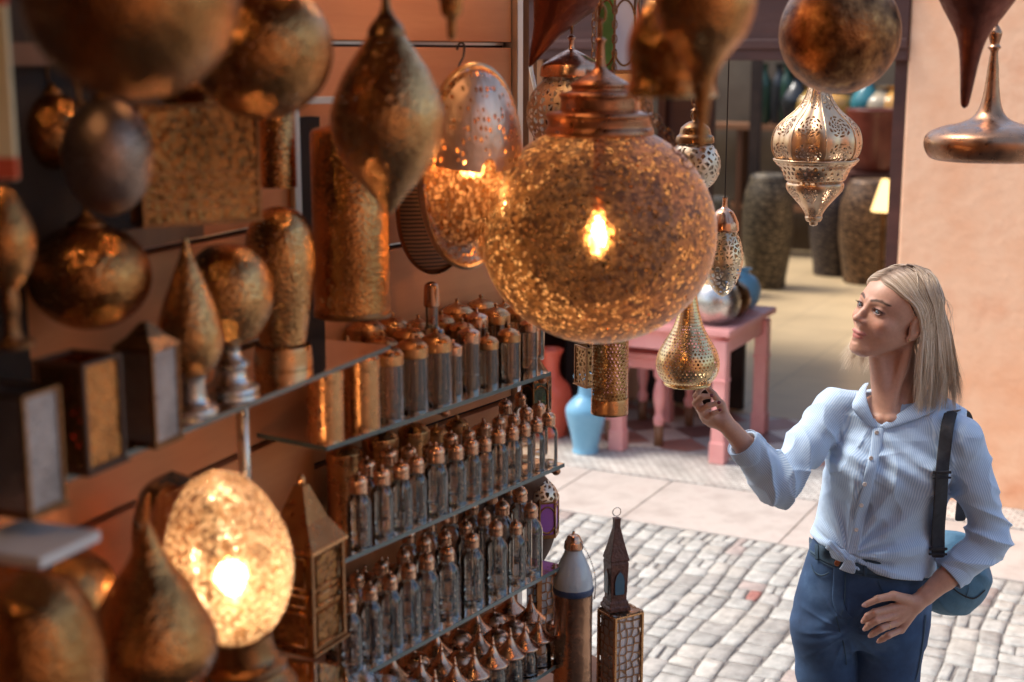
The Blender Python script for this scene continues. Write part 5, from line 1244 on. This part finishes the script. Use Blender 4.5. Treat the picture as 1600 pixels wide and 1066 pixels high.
W_ = thing('person', 'blonde woman in a pale blue pinstriped shirt and jeans gazing up at the lanterns', 'person', tuple(ROOT))
M['skin'] = vmat('skin', rough=.46, bump=.3, bscale=300, dist=.0008, mul=.07, sub=.12, spec=.45)
V, Q = sdf_mesh(bodyf, (.2, 3.28, -.0), (1.6, 3.85, 1.80), .0030)
q = toL(V); ax_ = np.abs(q[:, 0])
col = np.tile(A3((.54, .295, .205)), (len(V), 1))
def blend(w, c):
    global col; w = np.clip(w, 0, 1)[:, None]; col = col*(1-w)+A3(c)*w
m_ = q.copy(); m_[:, 0] = ax_
inh = (np.linalg.norm(q, axis=1) < .17)*1.0
blend(.35*np.exp(-((ax_-.042)/.02)**2-((q[:, 2]+.008)/.02)**2)*(q[:, 1] > .03)*inh, (.56, .20, .14))        # cheeks
lipu = ellf(m_, (.009, .093, -.0335), (.0155, .011, .0048)); lipl = ellf(q, (0, .093, -.0430), (.0180, .011, .0050))
blend(np.clip(1-np.minimum(lipu, lipl)/.0012, 0, 1)*inh, (.47, .165, .14))
mf = m_.copy(); mf[:, 1] = 0
br = chainf(mf, [(.012, 0, .0465), (.022, 0, .0500), (.034, 0, .0515), (.050, 0, .0475)], [.0013, .0015, .0014, .0005], .002)
blend(np.clip(1.0-(br-.0006)/.0022, 0, 1)*1.0*(q[:, 1] > .055)*inh, (.075, .035, .02))
ey = ellf(mf, (.031, 0, .0264), (.0158, .5, .0074))
blend(np.clip(1-ey/.0016, 0, 1)*.9*(q[:, 1] > .06)*inh, (.13, .06, .05))
blend(.5*np.exp(-((ax_-.031)/.015)**2-((q[:, 2]-.034)/.006)**2)*(q[:, 1] > .06)*inh, (.36, .17, .13))
for Fg in (HRf, HLf):
    for k_ in Fg:
        js = Fg[k_][0]; tip = js[-1]; dr = tip-js[-2]; dr /= np.linalg.norm(dr)
        blend(.25*np.exp(-(np.linalg.norm(V-js[1], axis=1)/.008)**2), (.66, .28, .2))
bodyo = mesh_obj('body', V, Q, M['skin'], W_, cols=col, root=ROOT)
# surfaces under the camera's rays: used to lay trims, straps and buttons on real cloth
def surf(fn, px, py, off=.0, Y0=3.2, Y1=3.8):
    d = A3(ray(px, py)); d /= np.linalg.norm(d); o = A3((0, 0, CH)); t = Y0/d[1]; t1 = Y1/d[1]
    while t < t1:
        v = fn((o+d*t)[None])[0]
        if v < off+.0004: break
        t += max((v-off)*.6, .0008)
    return o+d*t
# nails
M['nail'] = noise_mat('nail_polish', (.16, .02, .03), (.2, .03, .04), rough=.15, bump=0)
M['nailp'] = noise_mat('bare_nail', (.60, .36, .30), (.66, .42, .35), rough=.2, bump=0)
for nm, Fg, fn in (('R', HRf, h_hr), ('L', HLf, h_hl)):
    for k_ in Fg:
        if nm == 'R' and k_ in ('thumb', 'index'): 
            if k_ == 'thumb': continue
        js, r0, r1 = Fg[k_]; tip = js[-1]; dr = (tip-js[-2])/np.linalg.norm(tip-js[-2])
        bend = (js[-2]-js[-3])/np.linalg.norm(js[-2]-js[-3]); nrm = bend-dr*(bend@dr); nrm /= np.linalg.norm(nrm)+1e-9
        cam_dir = A3((0, 0, CH))-tip; cam_dir /= np.linalg.norm(cam_dir)
        if nm == 'L' or True: nrm = nrm*.5+cam_dir*.8; nrm -= dr*(nrm@dr); nrm /= np.linalg.norm(nrm)
        sd_ = np.cross(dr, nrm)
        c = tip+dr*r1*.45+nrm*r1*.55
        X = Matrix(((sd_[0], dr[0], nrm[0], c[0]-ROOT[0]), (sd_[1], dr[1], nrm[1], c[1]-ROOT[1]), (sd_[2], dr[2], nrm[2], c[2]-ROOT[2]), (0, 0, 0, 1)))
        MB().ell((0, 0, 0), (r1*.72, r1*1.05, r1*.5), 14, 8, X).build('nail', M['nail'] if nm == 'R' else M['nailp'], bodyo)
# eyes
def eye_mat():
    t = NT('eye'); co = coord(t); s = t.n('SeparateXYZ', {0: co}).outputs
    r = t.n('Math', {0: t.n('Math', {0: s[0], 1: s[0]}, operation='MULTIPLY').outputs[0], 1: t.n('Math', {0: s[2], 1: s[2]}, operation='MULTIPLY').outputs[0]}, operation='ADD').outputs[0]
    r = t.n('Math', {0: r, 1: .5}, operation='POWER').outputs[0]
    r = t.n('Math', {0: r, 1: 100.0}, operation='MULTIPLY').outputs[0]
    c = ramp(t, r, [(0, (.004, .004, .005)), (.28, (.004, .004, .005)), (.32, (.16, .22, .25)), (.58, (.09, .13, .16)), (.68, (.03, .035, .04)), (.74, (.34, .29, .27)), (1, (.22, .14, .12))])
    return t.fin(t.n('BsdfPrincipled', {'Base Color': c, 'Roughness': .08, 'Coat Weight': 1}).outputs[0])
M['eye'] = eye_mat(); M['lash'] = noise_mat('lash', (.01, .006, .005), (.02, .01, .008), rough=.6, bump=0)
Hm = Matrix([[HR[i][j] for j in range(3)] for i in range(3)])
for s_ in (1, -1):
    o = MB().ell((0, 0, 0), (.0122, .0122, .0122), 28, 20).build('eye', M['eye'], bodyo)
    o.location = Vector(toW((s_*.031, .0725, .0262))-ROOT)
    gz_ = Matrix.Rotation(math.radians(-2), 3, 'Z') @ Matrix.Rotation(math.radians(1), 3, 'X')
    o.rotation_euler = (Hm @ gz_).to_euler()
    pts = []
    for i in range(9):
        a = PI*i/8; x = .0136*math.cos(a); z = .0262+.0056*math.sin(a)+.0004
        y = .0725+math.sqrt(max(1e-6, .0144**2-x*x-(z-.0262)**2)); pts.append(toW((s_*(.031+x), y, z))-ROOT)
    MB().tube([tuple(p_) for p_ in pts], .0010, 5).build('upper_lashes', M['lash'], bodyo)
    lb = MB()
    for i in range(1, 9):
        a = PI*i/9; x = .0128*math.cos(a); z = .0262+.0056*math.sin(a); y = .0725+math.sqrt(max(1e-6, .0144**2-x*x-(z-.0262)**2))
        p0 = toW((s_*(.031+x), y, z))-ROOT; p1 = toW((s_*(.031+x*1.25), y+.006, z+.0035))-ROOT
        lb.tube([tuple(p0), tuple((p0+p1)/2+A3((0, 0, -.0006))), tuple(p1)], .0004, 4, r2=.00012)
    lb.build('lashes', M['lash'], bodyo)
MB().ell(tuple(toW((.0765, .006, -.022))-ROOT), (.0024,)*3, 12, 8).build('earring', M['gold'], bodyo)
c_ = A3(HLf['ring'][0][0])*.45+A3(HLf['ring'][0][1])*.55; dr = A3(HLf['ring'][0][1])-A3(HLf['ring'][0][0]); dr /= np.linalg.norm(dr)
u_ = np.cross(dr, (0, 0, 1)); u_ /= np.linalg.norm(u_); v_ = np.cross(dr, u_)
MB().tube([tuple(c_-ROOT+.0094*(u_*math.cos(a)+v_*math.sin(a))) for a in [2*PI*i/20 for i in range(20)]], .0010, 6, True).build('finger_ring', M['gold'], bodyo)

# ---------------- shirt
def stripe_mat(name, ca, cb, per, rough=.8):
    t = NT(name); a = t.n('Attribute', attribute_name='stripe').outputs['Fac']
    s = t.n('Math', {0: t.n('Math', {0: a, 1: 2*PI/per}, operation='MULTIPLY').outputs[0]}, operation='SINE').outputs[0]
    k = t.n('MapRange', {0: s, 1: -.5, 2: .5}).outputs[0]
    col = t.n('MixRGB', {0: k, 1: C(*ca), 2: C(*cb)}).outputs[0]
    n = t.n('TexNoise', {'Vector': coord(t), 'Scale': 30, 'Detail': 5}).outputs[0]
    n2 = t.n('TexNoise', {'Vector': coord(t), 'Scale': 420, 'Detail': 2}).outputs[0]
    b1 = t.n('Bump', {'Strength': .45, 'Distance': .006, 'Height': n}).outputs[0]
    b2 = t.n('Bump', {'Strength': .25, 'Distance': .0006, 'Height': n2, 'Normal': b1}).outputs[0]
    return t.fin(t.n('BsdfPrincipled', {'Base Color': col, 'Roughness': rough, 'Normal': b2, 'Sheen Weight': .25, 'Specular IOR Level': .2, 'Subsurface Weight': .0}).outputs[0])
M['shirt'] = stripe_mat('striped_cotton', (.53, .66, .80), (.35, .49, .68), .0048)
def wedge_fix():
    global shirtf
    def f(p):
        d = shirt_solid(p)
        d = smax(d, hemz(p[..., 0])-p[..., 2], .004)
        wedge = np.maximum(np.maximum(_hp(p, vA, vB, S1_), _hp(p, vA, vC, S2_)), p[..., 1]-3.60)
        d = smax(d, -wedge, .003)
        zc = P(1400, 628, 3.6).z
        nkc = np.maximum(capsule(p, nk0, nk1, .060, .064), zc-.012-p[..., 2])
        d = smax(d, -nkc, .004)
        for w, el, k in ((wrR, elR, .30), (wrL, elL, .42)):
            cu = w+(el-w)*k; n = (w-el)/np.linalg.norm(w-el)
            d = smax(d, -capsule(p, cu-n*.03, cu+n*.05, .033, .036), .002)
        return d
    shirtf = f
wedge_fix()
def stripes(V):
    """distance round the cloth: vertical pinstripes on the body, lengthwise on the sleeves"""
    s = np.full(len(V), 9.9); out = np.zeros(len(V))
    v = V-A3((P(1385, 750, 3.58).x, 3.585, 0)); lean = (V[:, 2]-P(1385, 750, 3.58).z)*.16
    th = np.arctan2(v[:, 0]-lean, -v[:, 1]*1.25); body = th*.125+.35*lean
    dB_ = loftf(V, SHIRT); out = body.copy(); best = dB_-.012
    for a, e, w, sg in ((shR, elR, wrR, 1), (shL, elL, wrL, -1)):
        for p0, p1 in ((a, e), (e, w)):
            ax = (p1-p0)/np.linalg.norm(p1-p0); t = np.clip((V-p0)@ax, 0, np.linalg.norm(p1-p0)); rv = V-p0-t[:, None]*ax
            dd = np.linalg.norm(rv, axis=1)-.05
            u = np.cross(ax, (0, 1, 0)); u /= np.linalg.norm(u); w_ = np.cross(ax, u)
            ang = np.arctan2(rv@w_, rv@u)*.048
            mm_ = dd < best; out[mm_] = ang[mm_]; best[mm_] = dd[mm_]
    return out
V, Q = sdf_mesh(shirtf, (.5, 3.3, .78), (1.5, 3.85, 1.62), .0034)
sho = mesh_obj('shirt', V, Q, M['shirt'], W_, attrs={'stripe': stripes(V)}, root=ROOT)
def ribbon(name, rows, mat, parent, thick=.003, n=5, stripe=None, sub=True):
    """rows of world points -> thick smooth strip"""
    R_ = [sp3(r, n) for r in rows]; m = len(R_[0]); V = np.array([p for r in R_ for p in r]); Q = []
    for i in range(len(R_)-1):
        for j in range(m-1): Q.append((i*m+j, i*m+j+1, (i+1)*m+j+1, (i+1)*m+j))
    st = {'stripe': V[:, 0]*.8+V[:, 2]*.6} if stripe is None else {'stripe': stripe(V)}
    o = mesh_obj(name, V, np.array(Q), mat, parent, attrs=st, root=ROOT)
    s_ = o.modifiers.new('s', 'SOLIDIFY'); s_.thickness = thick; s_.offset = 0
    if sub: b_ = o.modifiers.new('b', 'SUBSURF'); b_.levels = 1; b_.render_levels = 1
    return o
SF = lambda px, py, off=.002: surf(shirtf, px, py, off)
BF = lambda px, py, off=.003: surf(bodyf, px, py, off)
SB = lambda px, py, off=.003: surf(lambda p: np.minimum(shirtf(p), bodyf(p)), px, py, off)
# collar flaps: from the neck edge, standing a little, to the pointed outer edge lying on the shirt
inL = [PW(1359, 598, 3.60), PW(1354, 610, 3.572), PW(1357, 632, 3.535), SB(1370, 667, .005)]
miL = [PW(1352, 598, 3.605), PW(1345, 612, 3.568), PW(1346, 634, 3.522), SB(1363, 668, .006)]
ouL = [PW(1346, 605, 3.60), PW(1336, 620, 3.565), PW(1331, 638, 3.53), SB(1351, 663, .005)]
ribbon('collar_flap', [inL, miL, ouL], M['shirt'], sho, .0028)
inR = [SB(1462, 606, .012), SB(1443, 618, .010), SB(1412, 640, .008), SB(1374, 666, .006)]
miR = [SB(1470, 616, .008), SB(1451, 630, .008), SB(1420, 648, .008), SB(1377, 668, .006)]
ouR = [SB(1478, 626, .005), SB(1460, 643, .005), SB(1432, 656, .005), SB(1383, 672, .004)]
ribbon('collar_flap', [inR, miR, ouR], M['shirt'], sho, .0028)
# placket with buttons
cl = [(1372, 668), (1368, 700), (1360, 735), (1352, 770), (1344, 805), (1336, 840), (1331, 866)]
rows = [[SF(x+dx_, y+abs(dx_)*.25, .0035 if abs(dx_) < 8 else .0012) for x, y in cl] for dx_ in (-9, -6, 0, 6, 9)]
def strx(V): return (V[:, 0]+.30*(V[:, 2]-knot[2])*-.3)*1.0
ribbon('button_placket', rows, M['shirt'], sho, .0016, stripe=lambda V: V[:, 0]-.19*V[:, 2])
M['button'] = noise_mat('pearl_button', (.55, .48, .42), (.75, .68, .6), rough=.2, bump=0)
for x, y in ((1370, 676), (1361, 716), (1351, 757), (1346, 790), (1338, 828)):
    c = SF(x, y, .007)-ROOT
    MB().lathe([(0, -.001), (.0052, -.001), (.0056, .0006), (.0046, .0016), (.0030, .0010), (0, .0010)], 20, Matrix.Translation(Vector(c)) @ Matrix.Rotation(math.radians(80), 4, 'X')).build('button', M['button'], sho)
# knot and tails
def blob(name, f, lo, hi, h, mat, parent, attrs=None):
    V, Q = sdf_mesh(f, lo, hi, h); return mesh_obj(name, V, Q, mat, parent, attrs={'stripe': V[:, 0]+V[:, 2]*.8} if attrs is None else attrs(V), root=ROOT)
kc = SF(1330, 872, -.002)
kf = lambda p: smin(ellf(p, kc, (.020, .014, .013))-.0016*np.sin((p[..., 0]-p[..., 2])*420), chainf(p, [kc+A3((-.05, .016, .028)), kc+A3((-.025, .002, .010)), kc], [.013, .010, .010], .01)-.0016*np.sin((p[..., 0]+p[..., 2])*400), .006)
kf2 = lambda p: smin(kf(p), chainf(p, [kc, kc+A3((.03, .004, .012)), kc+A3((.07, .02, .03))], [.010, .011, .012], .01)-.0016*np.sin((p[..., 2])*520), .006)
blob('shirt_knot', kf2, kc-.1, kc+.1, .0028, M['shirt'], sho)
JS = lambda px, py, off=.003: surf(lambda p: np.minimum(shirtf(p), jeansf(p)), px, py, off)
ribbon('shirt_tail', [[JS(1322, 872, .012), JS(1318, 878, .012), JS(1314, 884, .010), JS(1310, 889, .008)], [JS(1330, 876, .016), JS(1330, 884, .014), JS(1331, 892, .012), JS(1333, 898, .009)], [JS(1332, 874, .014), JS(1336, 881, .014), JS(1338, 888, .012), JS(1336, 895, .009)]][::-1], M['shirt'], sho, .003)
ribbon('shirt_tail', [[JS(1298, 856, .008), JS(1308, 862, .010), JS(1320, 870, .014)], [JS(1296, 864, .008), JS(1308, 870, .010), JS(1322, 876, .014)], [JS(1300, 872, .006), JS(1310, 877, .008), JS(1322, 880, .010)]], M['shirt'], sho, .003)
# cuffs
for w, el, k in ((wrR, elR, .30), (wrL, elL, .42)):
    cu = w+(el-w)*k; n = (w-el)/np.linalg.norm(w-el); u = np.cross(n, (0, 1, 0)); u /= np.linalg.norm(u); v_ = np.cross(n, u)
    rows = [[cu+n*s_+(u*math.cos(a)+v_*math.sin(a))*(.0425-abs(s_+.02)*.03) for a in [2*PI*i/20 for i in range(21)]] for s_ in (-.048, -.03, -.01, .004)]
    ribbon('cuff', rows, M['shirt'], sho, .003, n=2, stripe=lambda V, u=u, v_=v_, cu=cu: np.arctan2((V-cu)@v_, (V-cu)@u)*.043)
c = PW(1157, 706, 3.39); fnc = lambda p: np.minimum(shirtf(p), 9)

# ---------------- jeans
M['denim'] = noise_mat('denim', (.014, .030, .070), (.036, .080, .170), scale=7, rough=.85, bump=.5, bscale=500, dist=.0008, c3=(.078, .150, .285))
M['denimd'] = noise_mat('denim_seam', (.02, .045, .075), (.05, .09, .13), scale=20, rough=.85, bump=.3, bscale=300, dist=.001)
V, Q = sdf_mesh(jeansf, (.5, 3.35, .07), (1.3, 3.85, 1.05), .0042)
jo = mesh_obj('jeans', V, Q, M['denim'], W_, root=ROOT)
JF = lambda px, py, off=.002: surf(jeansf, px, py, off)
wl_ = [(1264, 862), (1280, 874), (1300, 884), (1330, 893), (1360, 899), (1400, 904), (1430, 905), (1452, 903)]
ribbon('waistband', [[JF(x, y-dy_, .004) for x, y in wl_] for dy_ in (0, 8, 16, 24)], M['denimd'], jo, .003)
ribbon('seam', [[JF(x, y+dd, .003) for x, y in wl_] for dd in (1, 3)], M['denimd'], jo, .0012)
ribbon('fly', [[JF(x+dd, y, .003) for x, y in ((1302, 886), (1301, 910), (1300, 935), (1305, 955), (1315, 966))] for dd in (0, 10, 18)][0:3], M['denim'], jo, .002)
ribbon('seam', [[JF(x+dd, y, .0045) for x, y in ((1320, 892), (1320, 918), (1318, 945), (1313, 962))] for dd in (0, 1.6)], M['denimd'], jo, .001)
ribbon('seam', [[JF(x+dd, y, .0025) for x, y in ((1305, 962), (1311, 985), (1318, 1010), (1322, 1040))] for dd in (0, 2)], M['denimd'], jo, .001)
ribbon('pocket_edge', [[JF(x, y+dd, .003) for x, y in ((1268, 880), (1272, 892), (1284, 898), (1296, 893))] for dd in (0, 3)], M['denimd'], jo, .002)
ribbon('pocket_edge', [[JF(x, y+dd, .003) for x, y in ((1372, 905), (1384, 930), (1410, 944), (1440, 940))] for dd in (0, 3)], M['denimd'], jo, .002)
ribbon('seam', [[JF(x+dd, y, .0025) for x, y in ((1446, 960), (1442, 1000), (1436, 1040), (1430, 1064))] for dd in (0, 2)], M['denimd'], jo, .001)
for x, y in ((1276, 862), (1352, 888), (1438, 893)): ribbon('belt_loop', [[JF(x+dd, y-12, .006), JF(x+dd, y, .0075), JF(x+dd, y+13, .006)] for dd in (-3, 0, 3)], M['denimd'], jo, .002)
M['patch'] = noise_mat('copper_button', (.30, .09, .04), (.42, .15, .07), rough=.3, metal=.8, bump=0)
c = JF(1309, 880, .006)-ROOT; MB().ell(tuple(c), (.009, .003, .009), 16, 8).build('jeans_button', M['patch'], jo)
M['shoe'] = noise_mat('white_canvas', (.6, .58, .54), (.72, .7, .66), rough=.7)
for a in (aR, aL):
    V, Q = sdf_mesh(lambda p: smax(smin(chainf(p, [a+A3((0, .02, -.035)), A3((a[0]-.015, a[1]-.08, .038)), A3((a[0]-.03, a[1]-.16, .03))], [.042, .040, .030], .03), capsule(p, a, a+A3((0, 0, -.05)), .042, .042), .02), .017-p[..., 2], .006), a-A3((.12, .25, .1)), a+A3((.1, .1, .03)), .005)
    mesh_obj('shoe', V, Q, M['shoe'], W_, root=ROOT)
# ---------------- hair
def hair_mat():
    t = NT('blonde_hair'); a = t.n('Attribute', attribute_name='tone').outputs['Fac']; l = t.n('Attribute', attribute_name='along').outputs['Fac']
    root = ramp(t, a, [(0, (.10, .055, .035)), (1, (.34, .21, .13))]); tip = ramp(t, a, [(0, (.36, .24, .15)), (.5, (.64, .50, .35)), (1, (.86, .75, .60))])
    k = t.n('MapRange', {0: l, 1: .0, 2: .42}).outputs[0]
    col = t.n('MixRGB', {0: k, 1: root, 2: tip}).outputs[0]
    return t.fin(t.n('BsdfPrincipled', {'Base Color': col, 'Roughness': .38, 'Specular IOR Level': .5, 'Sheen Weight': .2}).outputs[0])
M['hair'] = hair_mat()
def hairbase(p):
    q = toL(p); m = q.copy(); m[..., 0] = np.abs(m[..., 0])
    d = ellf(q, (0, -.018, .048), (.0785, .091, .084))
    d = smax(d, -(-.012+.0*q[..., 0]+(.058-q[..., 2])*.9-(0-q[..., 1])*-1.0)*1.0, .01) if False else d
    # open for the face: keep what lies behind a slanting hairline
    line = q[..., 1]-(.066+.55*(q[..., 2]-.10)) 
    line = np.where(q[..., 2] < .0, q[..., 1]+.012, q[..., 1]-np.interp(q[..., 2], [.0, .03, .06, .085, .105], [-.020, .000, .030, .056, .072]))
    return smax(d, line, .006)
V, Q = sdf_mesh(hairbase, HC-.15, HC+.16, .0035)
hro = mesh_obj('hair', V, Q, M['hair'], W_, attrs={'tone': .1+.1*noise3(V, 200, 1), 'along': np.zeros(len(V))}, root=ROOT)
def strands():
    R = np.random.default_rng(12); v = []; f = []; tone = []; along = []
    def add(path, r, tn, flat=.45):
        path = [Vector(x) for x in path]; n = len(path); b = len(v); seg = 5
        nrm = Vector((.3, .8, .2))
        for i, p in enumerate(path):
            d = (path[min(i+1, n-1)]-path[max(i-1, 0)]).normalized(); nrm = (nrm-d*nrm.dot(d)).normalized(); bn = d.cross(nrm)
            s = i/(n-1); rr = min(1, s*9+.02)*r*.80*(.55+.6*math.sin(PI*min(1, s*1.0+.08))**.7)*(1 if s < .75 else max(.05, 1-(s-.75)*3.6))
            for k in range(seg):
                a = 2*PI*k/seg; v.append(tuple(p+nrm*math.cos(a)*rr*flat+bn*math.sin(a)*rr)); tone.append(tn); along.append(s)
        for i in range(n-1):
            for k in range(seg): f.append((b+i*seg+k, b+i*seg+(k+1) % seg, b+(i+1)*seg+(k+1) % seg, b+(i+1)*seg+k))
    down = A3((0, 0, -1))
    CO = R.normal(size=(80, 3)); CT = R.uniform(0, 1, 80)
    for side, N in ((1, 1500), (-1, 700)):
        for i in range(N):
            y0 = R.uniform(-.088, .066); u = (y0+.088)/.154        # 1 = at the forehead
            lay = R.uniform(0, 1); o = .003+.010*lay
            ci = int(u*26+R.normal()*.25+(40 if side < 0 else 0)) % 80; cn = CO[ci]
            def S_(th, yy, add_):      # on the scalp: th from the parting down the side
                rx, rz = .0735+add_, .079+add_; w = math.sqrt(max(.05, 1-((yy+.014)/(.096+add_))**2))
                return (side*rx*w*math.sin(th), yy, .046+rz*w*math.cos(th))
            ye = -.100+u**1.1*(.088+.004*0)               # where it passes the ear
            if side == -1: ye = -.095+u*.105
            pts = []
            t0_ = R.uniform(-.10, .06)-.12*side
            for th, k in ((t0_, 0), (.35, .02), (.75, .12), (1.15, .30), (1.45, .64)):
                pts.append(toW(S_(th, y0+(ye-y0)*k+.006*math.sin(max(0, th)*2)*u, o*(.5+.5*max(0, min(1, th))))))
            e_ = toW((side*(.076+o*1.0), ye-.004, .010-.006*u)) ; pts.append(e_)
            L = .212+R.uniform(-.05, .02)+.012*cn[2]-.02*(1-u) if side == 1 else .160+R.uniform(-.03, .02)
            sprd = A3(HR[:, 0])*side*(.010+.008*cn[0]+.003*R.normal()); back = -A3(HR[:, 1])*(.012+.008*cn[1]+.004*R.normal()) 
            if side == 1: back = back*.6+A3((.034, 0, 0))*(1-u)+A3((-.022, -.01, 0))*u
            else: back = A3(HR[:, 1])*(.022+.062*u+.008*cn[1]+.005*R.normal()); sprd = sprd*.5+A3((-.004, 0, 0))
            wv = cn[2]*3+R.normal()*.3; am = .006
            for s in (.25, .5, .75, 1.0):
                pp = e_+down*L*s+sprd*s+back*s*(.8)+A3((am*math.sin(wv+s*5), am*math.cos(wv+s*4), 0))*s
                if s == 1.0: pp = pp+A3(HR[:, 1])*.012*(R.uniform(-.4, 1)+.5*cn[0])
                pts.append(pp)
            add(spline([tuple(x) for x in pts], 3), R.uniform(.0006, .0017), float(np.clip(.15+.75*CT[ci]+R.normal()*.14, 0, 1)))
    for i in range(50):
        side = 1 if R.uniform() < .75 else -1; y0 = R.uniform(-.09, .05); th0 = R.uniform(0, .9)
        p0 = toW((side*.078*math.sin(th0), y0, .046+.086*math.cos(th0)*math.sqrt(max(.1, 1-(y0/.105)**2)))); p1 = toW((side*(.088+.006*R.uniform()), min(y0, .0)-.02*R.uniform(), .02)); L = R.uniform(.10, .22)
        j_ = lambda k: A3((R.normal()*k, R.normal()*k, R.normal()*k*.4))
        add(spline([tuple(x) for x in (p0, p0*.5+p1*.5+A3(HR[:, 0])*side*.018+A3(HR[:, 2])*.012+j_(.003), p1, p1+down*L*.5+j_(.009), p1+down*L+j_(.016))], 4), R.uniform(.0003, .0006), float(R.uniform(.3, 1)), 1.0)
    # back of the head
    for i in range(460):
        a = R.uniform(-1.5, 1.5); o = .004+.010*R.uniform()
        def Sb(ph): # from crown down the back
            return (.076*math.sin(a)*math.sin(ph), -.014-(.095+o)*math.cos(a)*math.sin(ph), .046+(.080+o)*math.cos(ph))
        pts = [toW(Sb(p_)) for p_ in (-.15, .3, .8, 1.3, 1.6)]; e_ = pts[-1]
        L = .20+R.uniform(-.03, .02)
        for s in (.33, .66, 1): pts.append(e_+down*L*s+A3((.016, 0, 0))*s+A3((R.normal()*.004, R.normal()*.004, 0)))
        add(spline([tuple(x) for x in pts], 3), R.uniform(.0012, .0026), float(np.clip(R.normal(.5, .3), 0, 1)))
    # crown: locks radiating over the top of the head so no scalp base shows
    for i in range(260):
        a = R.uniform(-1.9, 1.9); o = .004+.006*R.uniform(); y00 = R.uniform(-.05, .01)
        def Sc(ph): return ((.075+o)*math.sin(a)*math.sin(ph), -.014+(y00+.014)*(1-min(1, ph))-(.093+o)*math.cos(a)*math.sin(ph)*1.0, .046+(.081+o)*math.cos(ph))
        add(spline([tuple(toW(Sc(p_))) for p_ in (0, .35, .7, 1.05, 1.4, 1.75)], 3), R.uniform(.0012, .0026), float(np.clip(R.normal(.45, .3), 0, 1)))
    V = np.array(v); Q = np.array(f)
    return V, Q, np.array(tone), np.array(along)
V, Q, tn, al = strands()
mesh_obj('hair_strands', V, Q, M['hair'], hro, attrs={'tone': tn, 'along': al}, root=ROOT)

# ---------------- shoulder bag
M['bagcloth'] = noise_mat('blue_bag_cloth', (.05, .13, .20), (.10, .21, .30), scale=9, rough=.7, bump=.5, bscale=40, dist=.006)
M['webbing'] = noise_mat('black_webbing', (.012, .012, .016), (.03, .03, .036), scale=60, rough=.7, bump=.4, bscale=300, dist=.001)
bgc = PW(1492, 900, 3.70); B0 = A3((bgc[0], bgc[1], bgc[2]-.1))
OLDR = ROOT; ROOT = B0
bg_ = thing('shoulder_bag', 'blue cloth shoulder bag with black webbing strap hanging behind the woman\'s hip', 'bag', tuple(B0))
bR = A3(Matrix.Rotation(math.radians(-18), 3, 'Y'))
bagf = lambda p: smin(ellf(p, bgc+A3((.0, .03, .0)), (.100, .075, .115), bR), ellf(p, bgc+A3((.0, .03, -.035)), (.100, .075, .075), bR), .03)-.003*noise3(p, 50, 3)-.005*(1-np.clip(np.abs(noise3(p, 34, 13))*2.6, 0, 1))**2-.004*np.sin((p[..., 0]+p[..., 2]*.5)*90+noise3(p, 20, 5)*2)*np.exp(-((p[..., 2]-bgc[2]-.05)/.05)**2)
V, Q = sdf_mesh(bagf, bgc-.2, bgc+.2, .005)
mesh_obj('bag_body', V, Q, M['bagcloth'], bg_, root=ROOT)
AF = lambda px, py, off=.004: surf(lambda p: np.minimum(np.minimum(shirtf(p), jeansf(p)), bagf(p)), px, py, off)
ln = [(1486, 644), (1480, 668), (1476, 700), (1472, 740), (1469, 790), (1466, 830), (1466, 872)]
ribbon('strap', [[AF(x+dd, y, .015) for x, y in ln] for dd in (-11, 0, 11)], M['webbing'], bg_, .003)
ts = [PW(1486, 644, 3.56), PW(1500, 640, 3.62), PW(1512, 660, 3.68), PW(1508, 740, 3.72), PW(1500, 815, 3.70)]
ts[0] = AF(1486, 644, .005)
ribbon('strap', [[t_+A3((s_, 0, 0)) for t_ in ts] for s_ in (-.016, 0, .016)], M['webbing'], bg_, .003)
for y in (738, 858):
    c = AF(1472 if y == 738 else 1466, y, .019)-ROOT
    MB().box(tuple(c), (.046, .006, .007)).box((c[0], c[1], c[2]-.014), (.046, .006, .005)).build('buckle', M['webbing'], bg_, bevel=.0015)
ribbon('piping', [[surf(bagf, x, y+dd, .003) for x, y in ((1462, 920), (1480, 912), (1500, 926), (1522, 934), (1540, 920))] for dd in (0, 3)], M['webbing'], bg_, .002)
ribbon('piping', [[surf(bagf, x, y+dd, .003) for x, y in ((1505, 862), (1512, 890), (1514, 915), (1508, 934))] for dd in (0, 2)], M['webbing'], bg_, .002)
ROOT = OLDR
# ================================================================ LIGHT
W = bpy.data.worlds.new('World'); sc.world = W; W.use_nodes = True; nt = W.node_tree
bg = nt.nodes['Background']; sky = nt.nodes.new('ShaderNodeTexSky'); sky.sky_type = 'NISHITA'; sky.sun_disc = False
SE, SA = math.radians(58), math.radians(-72)        # sun azimuth measured from +Y towards +X
sky.sun_elevation = SE; sky.sun_rotation = SA; sky.dust_density = 3; sky.air_density = 1.2
nt.links.new(sky.outputs[0], bg.inputs[0]); bg.inputs[1].default_value = .15
sd = bpy.data.lights.new('sun', 'SUN'); sd.energy = 1.9; sd.angle = math.radians(18); sd.color = (1, .95, .88)
so = bpy.data.objects.new('sun', sd); COL.objects.link(so)
dirv = Vector((math.sin(SA)*math.cos(SE), math.cos(SA)*math.cos(SE), math.sin(SE)))
so.rotation_euler = dirv.to_track_quat('Z', 'Y').to_euler(); so.location = dirv*20
vs = sc.view_settings; vs.view_transform = 'Standard'; vs.look = 'None'; vs.gamma = 1; vs.use_curve_mapping = False; vs.exposure = 1.0
cy = sc.cycles; cy.use_denoising = True; cy.transparent_max_bounces = 32; cy.max_bounces = 8; cy.diffuse_bounces = 4; cy.glossy_bounces = 4
cy.transmission_bounces = 6; cy.sample_clamp_indirect = 6; cy.caustics_reflective = False; cy.caustics_refractive = False
